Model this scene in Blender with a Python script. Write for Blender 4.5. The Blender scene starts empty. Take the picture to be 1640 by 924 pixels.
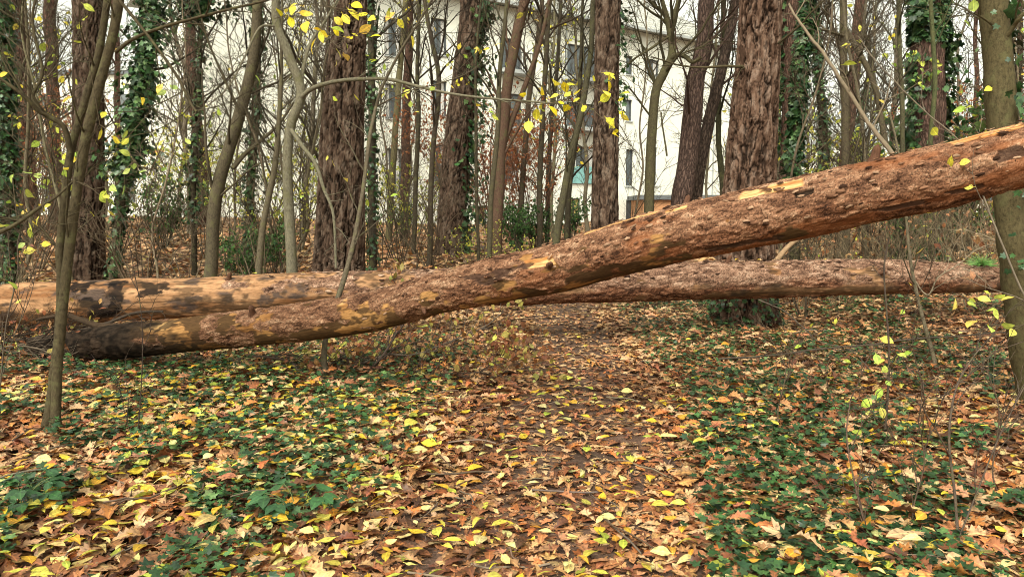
import bpy, math, numpy as np
from math import radians, pi
rng = np.random.default_rng(7)

# ------------------------------------------------------------------ camera
sc = bpy.context.scene
F = 1185.0; CAMH = 1.5; HOR = 335.0
PITCH = math.atan((462 - HOR) / F)
cd = bpy.data.cameras.new("camera"); cam = bpy.data.objects.new("camera", cd)
sc.collection.objects.link(cam); sc.camera = cam
cd.sensor_width = 36; cd.lens = 36 * F / 1640; cd.clip_start = 0.05; cd.clip_end = 1500
cam.location = (0, 0, CAMH); cam.rotation_euler = (pi / 2 - PITCH, 0, 0)
cd.dof.use_dof = False

# ------------------------------------------------------------------ world, sun, exposure
SUN_EL, SUN_AZ = radians(48), radians(200)
w = bpy.data.worlds.new("World"); sc.world = w; w.use_nodes = True
nt = w.node_tree; nt.nodes.clear()
sky = nt.nodes.new('ShaderNodeTexSky'); sky.sky_type = 'NISHITA'; sky.sun_disc = False
sky.sun_elevation = SUN_EL; sky.sun_rotation = SUN_AZ
sky.air_density = 1.0; sky.dust_density = 4.0; sky.ozone_density = 1.0
hs = nt.nodes.new('ShaderNodeHueSaturation'); hs.inputs['Saturation'].default_value = 0.10
tint = nt.nodes.new('ShaderNodeMixRGB'); tint.blend_type = 'MULTIPLY'; tint.inputs[0].default_value = 1
tint.inputs[2].default_value = (1.0, 0.99, 0.82, 1)
bg = nt.nodes.new('ShaderNodeBackground'); bg.inputs[1].default_value = 0.148
wo = nt.nodes.new('ShaderNodeOutputWorld')
nt.links.new(sky.outputs[0], hs.inputs['Color']); nt.links.new(hs.outputs[0], tint.inputs[1])
nt.links.new(tint.outputs[0], bg.inputs[0]); nt.links.new(bg.outputs[0], wo.inputs[0])
sd = bpy.data.lights.new("sun", 'SUN'); sd.energy = 1.15; sd.angle = radians(25); sd.color = (1, 0.97, 0.88)
so = bpy.data.objects.new("sun", sd); sc.collection.objects.link(so)
# light comes from behind the camera, from the left and above
so.rotation_euler = (radians(42), 0, radians(-20))
sc.view_settings.view_transform = 'Standard'; sc.view_settings.look = 'None'
sc.view_settings.exposure = 1.17; sc.view_settings.gamma = 1.0
sc.view_settings.use_curve_mapping = False
try:
    sc.cycles.use_denoising = True; sc.cycles.filter_width = 1.0
    sc.cycles.max_bounces = 5; sc.cycles.diffuse_bounces = 3; sc.cycles.transparent_max_bounces = 4
except Exception:
    pass
COL = sc.collection

# ------------------------------------------------------------------ noise
def _hash(ix, iy, iz, s=0):
    h = (ix.astype(np.int64) * 374761393 + iy.astype(np.int64) * 668265263 + iz.astype(np.int64) * 2147483647 + s * 974634777) & 0xFFFFFFFF
    h = ((h ^ (h >> 13)) * 1274126177) & 0xFFFFFFFF
    h = ((h ^ (h >> 16)) * 2246822519) & 0xFFFFFFFF
    return ((h ^ (h >> 15)) & 0xFFFFFF) / float(0x1000000)
def vnoise(p, s=0):
    i = np.floor(p).astype(np.int64); f = p - i; f = f * f * (3 - 2 * f)
    r = 0
    for dx in (0, 1):
        for dy in (0, 1):
            for dz in (0, 1):
                wgt = (f[:, 0] if dx else 1 - f[:, 0]) * (f[:, 1] if dy else 1 - f[:, 1]) * (f[:, 2] if dz else 1 - f[:, 2])
                r = r + wgt * _hash(i[:, 0] + dx, i[:, 1] + dy, i[:, 2] + dz, s)
    return r
def fbm(p, o=4, s=0):
    a, r, t = .5, 0, 0
    for k in range(o):
        r = r + a * vnoise(p * 2 ** k + 13.7 * k, s + k); t += a; a *= .5
    return r / t
def cells(p, s=0):
    """F1, F2 and the id (0..1) of the nearest cell."""
    i = np.floor(p).astype(np.int64); n = len(p)
    f1 = np.full(n, 9.); f2 = np.full(n, 9.); cid = np.zeros(n)
    for dx in (-1, 0, 1):
        for dy in (-1, 0, 1):
            for dz in (-1, 0, 1):
                a, b, c = i[:, 0] + dx, i[:, 1] + dy, i[:, 2] + dz
                d = np.sqrt((a + _hash(a, b, c, s) - p[:, 0]) ** 2 + (b + _hash(a, b, c, s + 1) - p[:, 1]) ** 2 + (c + _hash(a, b, c, s + 2) - p[:, 2]) ** 2)
                m = d < f1
                f2 = np.where(m, f1, np.minimum(f2, d)); cid = np.where(m, _hash(a, b, c, s + 3), cid); f1 = np.where(m, d, f1)
    return f1, f2, cid
def sstep(a, b, x):
    t = np.clip((x - a) / (b - a), 0, 1); return t * t * (3 - 2 * t)
def P3(x, y, z=0.0):
    x = np.asarray(x, float); return np.stack([x, np.broadcast_to(np.asarray(y, float), x.shape), np.broadcast_to(np.asarray(z, float), x.shape)], -1)
def mixc(a, b, t):
    return np.asarray(a) * (1 - t[..., None]) + np.asarray(b) * t[..., None]

# ------------------------------------------------------------------ terrain
def terr(x, y):
    x = np.asarray(x, float); y = np.asarray(y, float)
    h = 0.45 * sstep(10.5, 18, y) + 0.55 * sstep(9, 24, y) * sstep(-3, -13, x) + 0.30 * sstep(3.2, 6.5, x) * sstep(6, 9, y)
    h = h + 0.03 * np.sin(x * 1.1 + .4 * y) * np.sin(y * .9 + 1) + 0.015 * np.sin(x * 2.7 + 1.3) * np.sin(y * 2.3) \
        + 0.10 * np.sin(x * .21 + 2) * np.sin(y * .17) * sstep(8, 20, y)
    c = path_c(y); h = h - 0.05 * (1 - sstep(.35, .95, np.abs(x - c))) * (1 - sstep(16, 22, y))
    return h
def path_c(y):
    return np.interp(np.asarray(y, float), [0, 3, 4.9, 6.7, 11.5, 14, 18, 24], [-.1, .1, .45, .66, .80, .55, -.3, -2.2])
def path_w(y):
    return np.interp(np.asarray(y, float), [0, 3, 4.9, 6.7, 11.5, 14, 24], [.9, .78, .60, .45, .50, .55, .6])
def H(x, y): return float(terr(x, y))

# pixel (of the 1640x924 photograph) at distance d along the ground -> world point
cp, sp = math.cos(PITCH), math.sin(PITCH)
def at(px, py, d):
    rx, ru = (px - 820) / F, (462 - py) / F
    ry, rz = cp + ru * sp, -sp + ru * cp
    k = d / ry
    return np.array([rx * k, d, CAMH + rz * k])
def gx(px, d):
    x = (px - 820) / F * d / cp * 1.0
    return x
def ground_at(px, d):
    # ground point below the pixel column px at distance d
    x = (px - 820) / F * d * 1.0
    for _ in range(4):
        z = H(x, d); depth = d * cp - (z - CAMH) * sp * -1 * -1
        depth = d * cp + (CAMH - z) * sp
        x = (px - 820) / F * depth
    return np.array([x, d, H(x, d)])

# ------------------------------------------------------------------ mesh builder
class Geo:
    def __init__(s): s.V = []; s.F4 = []; s.F3 = []; s.C = []; s.R = []; s.UV = []; s.n = 0
    def add(s, V, F, C=None, R=None, UV=None):
        V = np.asarray(V, float).reshape(-1, 3); F = np.asarray(F, np.int64)
        m = len(V); s.V.append(V)
        (s.F4 if F.shape[1] == 4 else s.F3).append(F + s.n)
        s.C.append(np.broadcast_to(np.asarray([.5, .5, .5] if C is None else C, float), (m, 3)))
        s.R.append(V if R is None else R); s.UV.append(np.zeros((m, 2)) if UV is None else UV)
        s.n += m
    def more(s, F):
        F = np.asarray(F, np.int64); (s.F4 if F.shape[1] == 4 else s.F3).append(F)
    def mesh(s, name, mat, smooth=True, origin=(0, 0, 0)):
        V = np.concatenate(s.V) - np.asarray(origin, float)
        C = np.concatenate(s.C); R = np.concatenate(s.R); UV = np.concatenate(s.UV)
        f4 = np.concatenate(s.F4) if s.F4 else np.zeros((0, 4), np.int64)
        f3 = np.concatenate(s.F3) if s.F3 else np.zeros((0, 3), np.int64)
        li = np.concatenate([f4.ravel(), f3.ravel()])
        me = bpy.data.meshes.new(name)
        me.vertices.add(len(V)); me.vertices.foreach_set('co', V.astype(np.float32).ravel())
        me.loops.add(len(li)); me.loops.foreach_set('vertex_index', li.astype(np.int32))
        npoly = len(f4) + len(f3); me.polygons.add(npoly)
        st = np.concatenate([np.arange(len(f4)) * 4, len(f4) * 4 + np.arange(len(f3)) * 3])
        me.polygons.foreach_set('loop_start', st.astype(np.int32))
        me.polygons.foreach_set('use_smooth', np.full(npoly, smooth))
        a = me.attributes.new('Col', 'FLOAT_COLOR', 'POINT')
        a.data.foreach_set('color', np.concatenate([C, np.ones((len(C), 1))], 1).astype(np.float32).ravel())
        a = me.attributes.new('rest', 'FLOAT_VECTOR', 'POINT'); a.data.foreach_set('vector', R.astype(np.float32).ravel())
        if UV.any():
            uv = me.uv_layers.new(name='leaf'); uv.data.foreach_set('uv', UV[li].astype(np.float32).ravel())
        me.materials.append(mat); me.update(calc_edges=True); me.validate(clean_customdata=False)
        return me
    def obj(s, name, mat, parent=None, smooth=True):
        org = parent.location if parent is not None else (0, 0, 0)
        if parent is not None and parent.parent is not None: org = parent['org']
        o = bpy.data.objects.new(name, s.mesh(name, mat, smooth, tuple(org)))
        COL.objects.link(o)
        if parent is not None:
            o.parent = parent; o['org'] = tuple(org)
        return o

def thing(name, label, cat, loc, group=None):
    o = bpy.data.objects.new(name, None); COL.objects.link(o); o.location = tuple(float(v) for v in loc)
    o.empty_display_size = .2
    o['label'] = label; o['category'] = cat
    if group: o['group'] = group
    bpy.context.view_layer.update
    return o
def tag(o, kind=None, label=None, cat=None, group=None):
    if kind: o['kind'] = kind
    if label: o['label'] = label
    if cat: o['category'] = cat
    if group: o['group'] = group
    return o
def finish_org():
    for o in COL.objects:
        if 'org' in o.keys(): del o['org']

# ------------------------------------------------------------------ tubes, branches
def norm(v): return v / np.maximum(np.linalg.norm(v, axis=-1, keepdims=True), 1e-9)
def tubes(geo, P, R, S, col, cap=False):
    """P (N,K,3), R (N,K): N tubes into geo, S sides."""
    P = np.asarray(P, float); R = np.asarray(R, float)
    if len(P) == 0: return
    N, K, _ = P.shape
    T = norm(np.gradient(P, axis=1))
    mean = norm(P[:, -1] - P[:, 0])
    ref = np.where(np.abs(mean[:, 2:3]) > .7, np.array([[1., 0, 0]]), np.array([[0, 0, 1.]]))[:, None, :]
    b1 = norm(ref - (ref * T).sum(-1, keepdims=True) * T); b2 = np.cross(T, b1)
    a = np.arange(S) * 2 * pi / S
    V = P[:, :, None, :] + R[:, :, None, None] * (np.cos(a)[None, None, :, None] * b1[:, :, None, :] + np.sin(a)[None, None, :, None] * b2[:, :, None, :])
    base = (np.arange(N) * K * S)[:, None, None]; k = (np.arange(K - 1) * S)[None, :, None]; j = np.arange(S)[None, None, :]; j2 = (j + 1) % S
    Fq = np.stack([base + k + j, base + k + j2, base + k + S + j2, base + k + S + j], -1).reshape(-1, 4)
    L = np.concatenate([np.zeros((N, 1)), np.cumsum(np.linalg.norm(np.diff(P, axis=1), axis=-1), 1)], 1)
    rest = np.stack([np.broadcast_to((R[:, :, None] * np.cos(a)), (N, K, S)), np.broadcast_to(R[:, :, None] * np.sin(a), (N, K, S)), np.broadcast_to(L[:, :, None] + np.arange(N)[:, None, None] * 1.37, (N, K, S))], -1).reshape(-1, 3)
    C = np.asarray(col, float)
    if C.ndim == 2: C = np.repeat(C, K * S, 0)
    geo.add(V.reshape(-1, 3), Fq, C, rest)
def resample(pts, n, extra=None):
    pts = np.asarray(pts, float)
    if len(pts) == 2: pts = np.array([pts[0], pts.mean(0), pts[1]])
    m = len(pts); q = np.vstack([2 * pts[0] - pts[1], pts, 2 * pts[-1] - pts[-2]])
    t = np.linspace(0, m - 1 - 1e-6, n); i = t.astype(int); f = (t - i)[:, None]
    a, b, c, d = q[i], q[i + 1], q[i + 2], q[i + 3]
    return .5 * (2 * b + (c - a) * f + (2 * a - 5 * b + 4 * c - d) * f ** 2 + (3 * b - a - 3 * c + d) * f ** 3)
def grow(P, R, m, length, spread, K, rr=.6, up=.0, wig=.15, tmin=.2, tmax=1., rmin=.002, short=.5, droop=0):
    """m children on each parent polyline."""
    N, KP, _ = P.shape
    if N == 0: return np.zeros((0, K, 3)), np.zeros((0, K))
    idx = np.repeat(np.arange(N), m); M = len(idx)
    t = tmin + (tmax - tmin) * ((np.tile(np.arange(m), N) + rng.random(M)) / m)
    kf = t * (KP - 1); k = np.minimum(kf.astype(int), KP - 2); f = (kf - k)[:, None]
    st = P[idx, k] * (1 - f) + P[idx, k + 1] * f
    r0 = (R[idx, k] * (1 - f[:, 0]) + R[idx, k + 1] * f[:, 0])
    tan = norm(P[idx, k + 1] - P[idx, k])
    per = rng.normal(size=(M, 3)); per = norm(per - (per * tan).sum(-1, keepdims=True) * tan)
    a = spread * rng.uniform(.6, 1.25, (M, 1))
    d = norm(tan * np.cos(a) + per * np.sin(a) + np.array([0, 0, up]))
    L = np.asarray(length) if np.ndim(length) else np.full(N, length)
    Lc = L[idx] * rng.uniform(.55, 1.3, M) * (1 - short * t)
    step = (Lc / (K - 1))[:, None]
    pts = [st]
    for _ in range(K - 1):
        d = norm(d + rng.normal(size=(M, 3)) * wig + np.array([0, 0, up * .25 - droop])); pts.append(pts[-1] + d * step)
    Pc = np.stack(pts, 1); Pc[:, :, 2] = np.maximum(Pc[:, :, 2], Pc[:, :, 2] * 0 + np.minimum(Pc[:, :1, 2], .05))
    r = np.clip(np.minimum(r0 * rr, Lc * .015), rmin, None)
    Rc = r[:, None] * np.linspace(1, .3, K)[None, :]
    return Pc, np.maximum(Rc, rmin * .6)

# ------------------------------------------------------------------ leaves
def leaf_strip(half, curl, fold, wav, stalk=.18):
    n = len(half); t = np.linspace(0, 1, n); V = []; 
    z = curl * 4 * t * (1 - t) + .25 * curl * t * t
    for i in range(n):
        wd = half[i]; wz = wav * math.sin(i * 2.1 + curl * 9)
        V += [(t[i], wd, z[i] + fold * wd + wz), (t[i], 0, z[i]), (t[i], -wd, z[i] + fold * wd - wz * .7)]
    Fq = []
    for i in range(n - 1):
        a = i * 3; Fq += [(a, a + 1, a + 4, a + 3), (a + 1, a + 2, a + 5, a + 4)]
    if stalk:
        b = len(V); V += [(-stalk, .008, .02), (-stalk, -.008, .02), (0, -.012, 0), (0, .012, 0)]; Fq += [(b, b + 1, b + 2, b + 3)]
    V = np.array(V); UV = V[:, :2] + np.array([0, 0]); UV[:, 1] += .001
    return V, np.array(Fq), UV
def oval(wd=.24, n=6, **k):
    t = np.linspace(0, 1, n); h = wd * np.sin(pi * t ** .85) ** .8; h[0] = .01; h[-1] = .004
    return leaf_strip(h, **k)
OAK = [.02, .10, .07, .19, .11, .26, .15, .27, .12, .15, .01]
def polar(ang, rad, cup, seed, stalk=.5, ysc=1.):
    a = np.radians(list(ang) + [360 - q for q in ang[::-1] if q not in (0, 180)]); r = np.array(list(rad) + [rad[i] for i in range(len(ang) - 1, -1, -1) if ang[i] not in (0, 180)])
    rg = np.random.default_rng(seed)
    x = r * np.cos(a); y = r * np.sin(a) * ysc
    z = cup * r ** 2 * (1 + .8 * np.cos(2 * a + seed)) + rg.normal(size=len(r)) * .04 * r
    V = [(0, 0, 0)] + list(zip(x, y, z)); n = len(r)
    T = [(0, i + 1, (i + 1) % n + 1) for i in range(n)]
    b = len(V)
    if stalk:
        V += [(-stalk, .012, .05), (0, -.014, 0), (0, .014, 0)]; T += [(b, b + 1, b + 2)]
    V = np.array(V, float); UV = V[:, :2].copy(); UV[:, 1] += .001
    return V, np.array(T), UV
MAPLE_A = [0, 12, 20, 30, 42, 50, 60, 72, 82, 96, 108, 122, 150, 180]
MAPLE_R = [1., .66, .70, .36, .70, .88, .60, .58, .34, .50, .62, .40, .26, .10]
IVY_A = [0, 22, 38, 52, 68, 84, 104, 125, 155, 180]
IVY_R = [1., .58, .62, .80, .52, .46, .62, .50, .38, .12]
OVALS = [oval(w_, curl=c, fold=f, wav=v) for w_, c, f, v in [(.22, .06, .12, .025), (.17, -.10, .2, .03), (.25, .10, .08, .035), (.14, .05, .55, .02), (.24, -.14, -.1, .03), (.19, .22, .25, .03), (.21, -.05, .1, .04), (.16, .12, -.2, .03)]]
ROUND = [oval(w_, n=6, curl=c, fold=f, wav=.02) for w_, c, f in [(.32, .08, .15), (.27, -.1, .2), (.34, .14, .05)]]
OAKS = [leaf_strip(OAK, curl=c, fold=f, wav=v) for c, f, v in [(.12, .3, .02), (-.1, .5, .03), (.2, .6, .02), (.05, -.3, .03)]]
MAPLES = [polar(MAPLE_A, MAPLE_R, c, s) for c, s in [(.18, 1), (-.16, 2), (.3, 3), (.1, 4), (-.28, 5)]]
IVYS = [polar(IVY_A, IVY_R, c, s, stalk=.0) for c, s in [(.10, 11), (-.12, 12), (.18, 13)]]
SIMPLE = []
for c_, s_ in [(.2, 1), (-.15, 2), (.3, 3)]:
    V_ = np.array([(-.1, 0, 0), (.3, .3, .1 + c_), (1, 0, c_), (.4, -.3, .05 - c_ * .4)]); SIMPLE.append((V_, np.array([(0, 3, 2, 1)]), V_[:, :2] + .001))
def place(geo, templ, pos, X, Z, scale, col, pick=None):
    n = len(pos)
    if n == 0: return
    X = norm(X); Z = norm(Z - (Z * X).sum(-1, keepdims=True) * X); Y = np.cross(Z, X)
    pick = rng.integers(0, len(templ), n) if pick is None else pick
    for ti, (V, Fc, UV) in enumerate(templ):
        s = np.nonzero(pick == ti)[0]
        if len(s) == 0: continue
        sc_ = scale[s][:, None, None]
        W = pos[s][:, None, :] + sc_ * (V[None, :, 0:1] * X[s][:, None, :] + V[None, :, 1:2] * Y[s][:, None, :] + V[None, :, 2:3] * Z[s][:, None, :])
        FF = (Fc[None] + (np.arange(len(s)) * len(V))[:, None, None]).reshape(-1, Fc.shape[1])
        geo.add(W.reshape(-1, 3), FF, np.repeat(col[s], len(V), 0), None, np.tile(UV, (len(s), 1)))
def flatdirs(n, tilt):
    yaw = rng.uniform(0, 2 * pi, n)
    Z = norm(np.stack([rng.normal(size=n) * tilt, rng.normal(size=n) * tilt, np.ones(n)], 1))
    X = np.stack([np.cos(yaw), np.sin(yaw), np.zeros(n)], 1)
    return X, Z
def palette(cols, wts, n, jit=.18):
    wts = np.array(wts, float); i = rng.choice(len(cols), n, p=wts / wts.sum())
    c = np.array(cols)[i]; return np.clip(c * np.exp(rng.normal(size=(n, 1)) * jit) * np.exp(rng.normal(size=(n, 3)) * .06), 0, .9)
BROWN = [(.25, .110, .050), (.160, .064, .032), (.36, .195, .100), (.078, .034, .020), (.45, .285, .160), (.29, .105, .034)]
BROWN_W = [3, 2.6, 3, 1.4, 1.9, .9]
YELLOW = [(.60, .41, .04), (.52, .46, .08), (.64, .54, .22), (.52, .26, .035), (.36, .39, .06), (.56, .49, .21)]
YELLOW_W = [2.4, 2.6, 2.4, 1.4, 1.4, 1.8]
IVYC = [(.022, .058, .017), (.040, .094, .028), (.012, .036, .013), (.085, .145, .048)]
IVYC_W = [3, 2, 2.5, .8]
TREEY = [(.68, .56, .06), (.52, .55, .08), (.76, .62, .12), (.34, .45, .07)]

# ------------------------------------------------------------------ materials
def mat(name):
    m = bpy.data.materials.new(name); m.use_nodes = True; m.node_tree.nodes.clear(); return m, m.node_tree
def nd(t, typ, **k):
    n = t.nodes.new(typ)
    for a, v in k.items():
        if a.startswith('i_'):
            n.inputs[a[2:].replace('_', ' ')].default_value = v
        else: setattr(n, a, v)
    return n
def lk(t, a, b): t.links.new(a, b)
def ramp(t, src, stops):
    r = t.nodes.new('ShaderNodeValToRGB'); e = r.color_ramp.elements
    while len(e) < len(stops): e.new(.5)
    for q, (p, c) in zip(e, stops): q.position = p; q.color = (c, c, c, 1) if np.isscalar(c) else (*c, 1)
    lk(t, src, r.inputs[0]); return r.outputs[0]
def mul(t, a, b, f=1.0, mode='MULTIPLY'):
    m = t.nodes.new('ShaderNodeMixRGB'); m.blend_type = mode; m.inputs[0].default_value = f if not hasattr(f, 'links') else 1
    if hasattr(f, 'links'): lk(t, f, m.inputs[0])
    for s, v in ((1, a), (2, b)):
        if hasattr(v, 'links'): lk(t, v, m.inputs[s])
        else: m.inputs[s].default_value = (*v, 1) if len(v) == 3 else v
    return m.outputs[0]
def out(t, sh): o = t.nodes.new('ShaderNodeOutputMaterial'); lk(t, sh, o.inputs[0])
def bsdf(t, rough=.6, spec=.3):
    b = t.nodes.new('ShaderNodeBsdfPrincipled'); b.inputs['Roughness'].default_value = rough; b.inputs['Specular IOR Level'].default_value = spec; return b
def bump(t, h, dist, strength=1.):
    b = t.nodes.new('ShaderNodeBump'); b.inputs['Strength'].default_value = strength; b.inputs['Distance'].default_value = dist; lk(t, h, b.inputs['Height']); return b.outputs[0]

def leaf_mat(name, rough, spec, trans, spots=.5):
    m, t = mat(name); at_ = nd(t, 'ShaderNodeAttribute', attribute_name='Col'); tc = nd(t, 'ShaderNodeTexCoord')
    no = nd(t, 'ShaderNodeTexNoise', i_Scale=55.0, i_Detail=3.0); lk(t, tc.outputs['Object'], no.inputs['Vector'])
    v = ramp(t, no.outputs[0], [(.30, .35 + .3 * (1 - spots)), (.48, .95), (.75, 1.2)])
    c = mul(t, at_.outputs[0], v)
    uv = nd(t, 'ShaderNodeSeparateXYZ'); lk(t, tc.outputs['UV'], uv.inputs[0])
    ab = nd(t, 'ShaderNodeMath', operation='ABSOLUTE'); lk(t, uv.outputs[1], ab.inputs[0])
    lt = nd(t, 'ShaderNodeMath', operation='LESS_THAN'); lk(t, ab.outputs[0], lt.inputs[0]); lt.inputs[1].default_value = .022
    # side veins
    sm = nd(t, 'ShaderNodeMath', operation='MULTIPLY_ADD'); lk(t, ab.outputs[0], sm.inputs[0]); sm.inputs[1].default_value = -.8; lk(t, uv.outputs[0], sm.inputs[2])
    fr = nd(t, 'ShaderNodeMath', operation='MULTIPLY'); lk(t, sm.outputs[0], fr.inputs[0]); fr.inputs[1].default_value = 8
    f2 = nd(t, 'ShaderNodeMath', operation='FRACT'); lk(t, fr.outputs[0], f2.inputs[0])
    f3 = nd(t, 'ShaderNodeMath', operation='LESS_THAN'); lk(t, f2.outputs[0], f3.inputs[0]); f3.inputs[1].default_value = .14
    f4 = nd(t, 'ShaderNodeMath', operation='MULTIPLY'); lk(t, f3.outputs[0], f4.inputs[0]); f4.inputs[1].default_value = .35
    mx = nd(t, 'ShaderNodeMath', operation='MAXIMUM'); lk(t, lt.outputs[0], mx.inputs[0]); lk(t, f4.outputs[0], mx.inputs[1])
    c2 = mul(t, c, mul(t, c, (1.6, 1.5, 1.3)), mx.outputs[0], 'MIX')
    b = bsdf(t, rough, spec); lk(t, c2, b.inputs['Base Color'])
    lk(t, bump(t, f2.outputs[0], .0015, .4), b.inputs['Normal'])
    if trans:
        tr = nd(t, 'ShaderNodeBsdfTranslucent'); lk(t, c2, tr.inputs[0]); mxs = nd(t, 'ShaderNodeMixShader'); mxs.inputs[0].default_value = trans
        lk(t, b.outputs[0], mxs.inputs[1]); lk(t, tr.outputs[0], mxs.inputs[2]); out(t, mxs.outputs[0])
    else: out(t, b.outputs[0])
    return m
M_LITTER = leaf_mat('leaf_litter', .48, .35, .0, .8)
M_YLEAF = leaf_mat('yellow_leaf', .45, .35, .25, .35)
M_IVY = leaf_mat('ivy_leaf', .38, .45, .0, .3)
M_TLEAF = leaf_mat('tree_leaf', .5, .25, .35, .3)

def col_mat(name, rough=.8, spec=.2, sc1=(30, 30, 8), amp=.5, bdist=.006, lichen=None):
    """vertex colour x procedural detail laid along the stem"""
    m, t = mat(name); a = nd(t, 'ShaderNodeAttribute', attribute_name='Col'); r = nd(t, 'ShaderNodeAttribute', attribute_name='rest')
    mp = nd(t, 'ShaderNodeMapping'); mp.inputs['Scale'].default_value = sc1; lk(t, r.outputs['Vector'], mp.inputs[0])
    n1 = nd(t, 'ShaderNodeTexNoise', i_Scale=1.0, i_Detail=6.0, i_Roughness=.7); lk(t, mp.outputs[0], n1.inputs['Vector'])
    v = ramp(t, n1.outputs[0], [(.30, 1 - amp), (.5, 1.0), (.72, 1 + amp * .7)])
    c = mul(t, a.outputs[0], v)
    if lichen:
        n2 = nd(t, 'ShaderNodeTexNoise', i_Scale=9.0, i_Detail=4.0, i_Roughness=.65); lk(t, r.outputs['Vector'], n2.inputs['Vector'])
        c = mul(t, c, lichen, ramp(t, n2.outputs[0], [(.52, 0.), (.62, .6)]), 'MIX')
    b = bsdf(t, rough, spec); lk(t, c, b.inputs['Base Color'])
    lk(t, bump(t, n1.outputs[0], bdist, .9), b.inputs['Normal']); out(t, b.outputs[0]); return m
def pine_mat(name):
    m, t = mat(name); a = nd(t, 'ShaderNodeAttribute', attribute_name='Col'); r = nd(t, 'ShaderNodeAttribute', attribute_name='rest')
    mp = nd(t, 'ShaderNodeMapping'); mp.inputs['Scale'].default_value = (22, 22, 5.5); lk(t, r.outputs['Vector'], mp.inputs[0])
    nz = nd(t, 'ShaderNodeTexNoise', i_Scale=1.2, i_Detail=3.0); lk(t, mp.outputs[0], nz.inputs['Vector'])
    ad = nd(t, 'ShaderNodeVectorMath', operation='MULTIPLY_ADD'); lk(t, nz.outputs['Color'], ad.inputs[0]); ad.inputs[1].default_value = (1.2,) * 3; lk(t, mp.outputs[0], ad.inputs[2])
    vo = nd(t, 'ShaderNodeTexVoronoi', feature='DISTANCE_TO_EDGE', i_Scale=1.0); lk(t, ad.outputs[0], vo.inputs['Vector'])
    vc = nd(t, 'ShaderNodeTexVoronoi', i_Scale=1.0); lk(t, ad.outputs[0], vc.inputs['Vector'])
    n1 = nd(t, 'ShaderNodeTexNoise', i_Scale=3.5, i_Detail=6.0, i_Roughness=.7); lk(t, mp.outputs[0], n1.inputs['Vector'])
    fur = ramp(t, vo.outputs['Distance'], [(0., .34), (.10, .85), (.3, 1.1)])
    c = mul(t, a.outputs[0], fur); c = mul(t, c, ramp(t, n1.outputs[0], [(.3, .6), (.7, 1.45)]))
    c = mul(t, c, ramp(t, vc.outputs['Color'], [(.1, .75), (.9, 1.3)]))
    b = bsdf(t, .85, .15); lk(t, c, b.inputs['Base Color'])
    hh = nd(t, 'ShaderNodeMath', operation='MULTIPLY_ADD'); lk(t, n1.outputs[0], hh.inputs[0]); hh.inputs[1].default_value = .35; lk(t, ramp(t, vo.outputs['Distance'], [(0., 0.), (.22, 1.)]), hh.inputs[2])
    lk(t, bump(t, hh.outputs[0], .02, 1.), b.inputs['Normal']); out(t, b.outputs[0]); return m
M_PINE = pine_mat('pine_bark')
M_BARK = col_mat('smooth_bark', .85, .12, (55, 55, 30), .6, .010, (.105, .10, .045))
M_TWIG = col_mat('twig', .9, .08, (60, 60, 20), .35, .002)
M_LOG = col_mat('log_bark', .85, .07, (14, 60, 60), .42, .007)
M_FURROW = col_mat('furrowed_bark', .92, .05, (55, 55, 16), .45, .008)

def ground_mat(name, mud):
    m, t = mat(name); tc = nd(t, 'ShaderNodeTexCoord')
    n0 = nd(t, 'ShaderNodeTexNoise', i_Scale=3.0, i_Detail=4.0); lk(t, tc.outputs['Object'], n0.inputs['Vector'])
    ad = nd(t, 'ShaderNodeVectorMath', operation='MULTIPLY_ADD'); lk(t, n0.outputs['Color'], ad.inputs[0]); ad.inputs[1].default_value = (.1, .1, .1); lk(t, tc.outputs['Object'], ad.inputs[2])
    vo = nd(t, 'ShaderNodeTexVoronoi', i_Scale=11.0, i_Randomness=1.); lk(t, ad.outputs[0], vo.inputs['Vector'])
    sep = nd(t, 'ShaderNodeSeparateColor'); lk(t, vo.outputs['Color'], sep.inputs[0])
    if mud:
        c = mul(t, (.060, .036, .026), (.115, .066, .045), ramp(t, n0.outputs[0], [(.35, 0.), (.65, 1.)]), 'MIX')
        n3 = nd(t, 'ShaderNodeTexNoise', i_Scale=40.0, i_Detail=5.0); lk(t, tc.outputs['Object'], n3.inputs['Vector'])
        b = bsdf(t, .55, .3); lk(t, mul(t, c, ramp(t, n3.outputs[0], [(.3, .6), (.7, 1.4)])), b.inputs['Base Color'])
        lk(t, bump(t, n3.outputs[0], .02, 1.), b.inputs['Normal'])
    else:
        cc = nd(t, 'ShaderNodeValToRGB'); cc.color_ramp.interpolation = 'CONSTANT'; e = cc.color_ramp.elements
        st = [(0, (.08, .040, .024)), (.25, (.18, .090, .048)), (.45, (.27, .150, .083)), (.62, (.12, .06, .036)), (.78, (.33, .21, .12)), (.90, (.34, .26, .10))]
        while len(e) < len(st): e.new(.5)
        for q, (p, c_) in zip(e, st): q.position = p; q.color = (*c_, 1)
        lk(t, sep.outputs[0], cc.inputs[0])
        ed = ramp(t, vo.outputs['Distance'], [(.0, 1.), (.45, .9), (.7, .35)])
        b = bsdf(t, .7, .25); lk(t, mul(t, cc.outputs[0], ed), b.inputs['Base Color'])
        lk(t, bump(t, sep.outputs[1], .03, 1.), b.inputs['Normal'])
    out(t, b.outputs[0]); return m
M_GROUND = ground_mat('forest_floor', False); M_MUD = ground_mat('path_mud', True)

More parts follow.
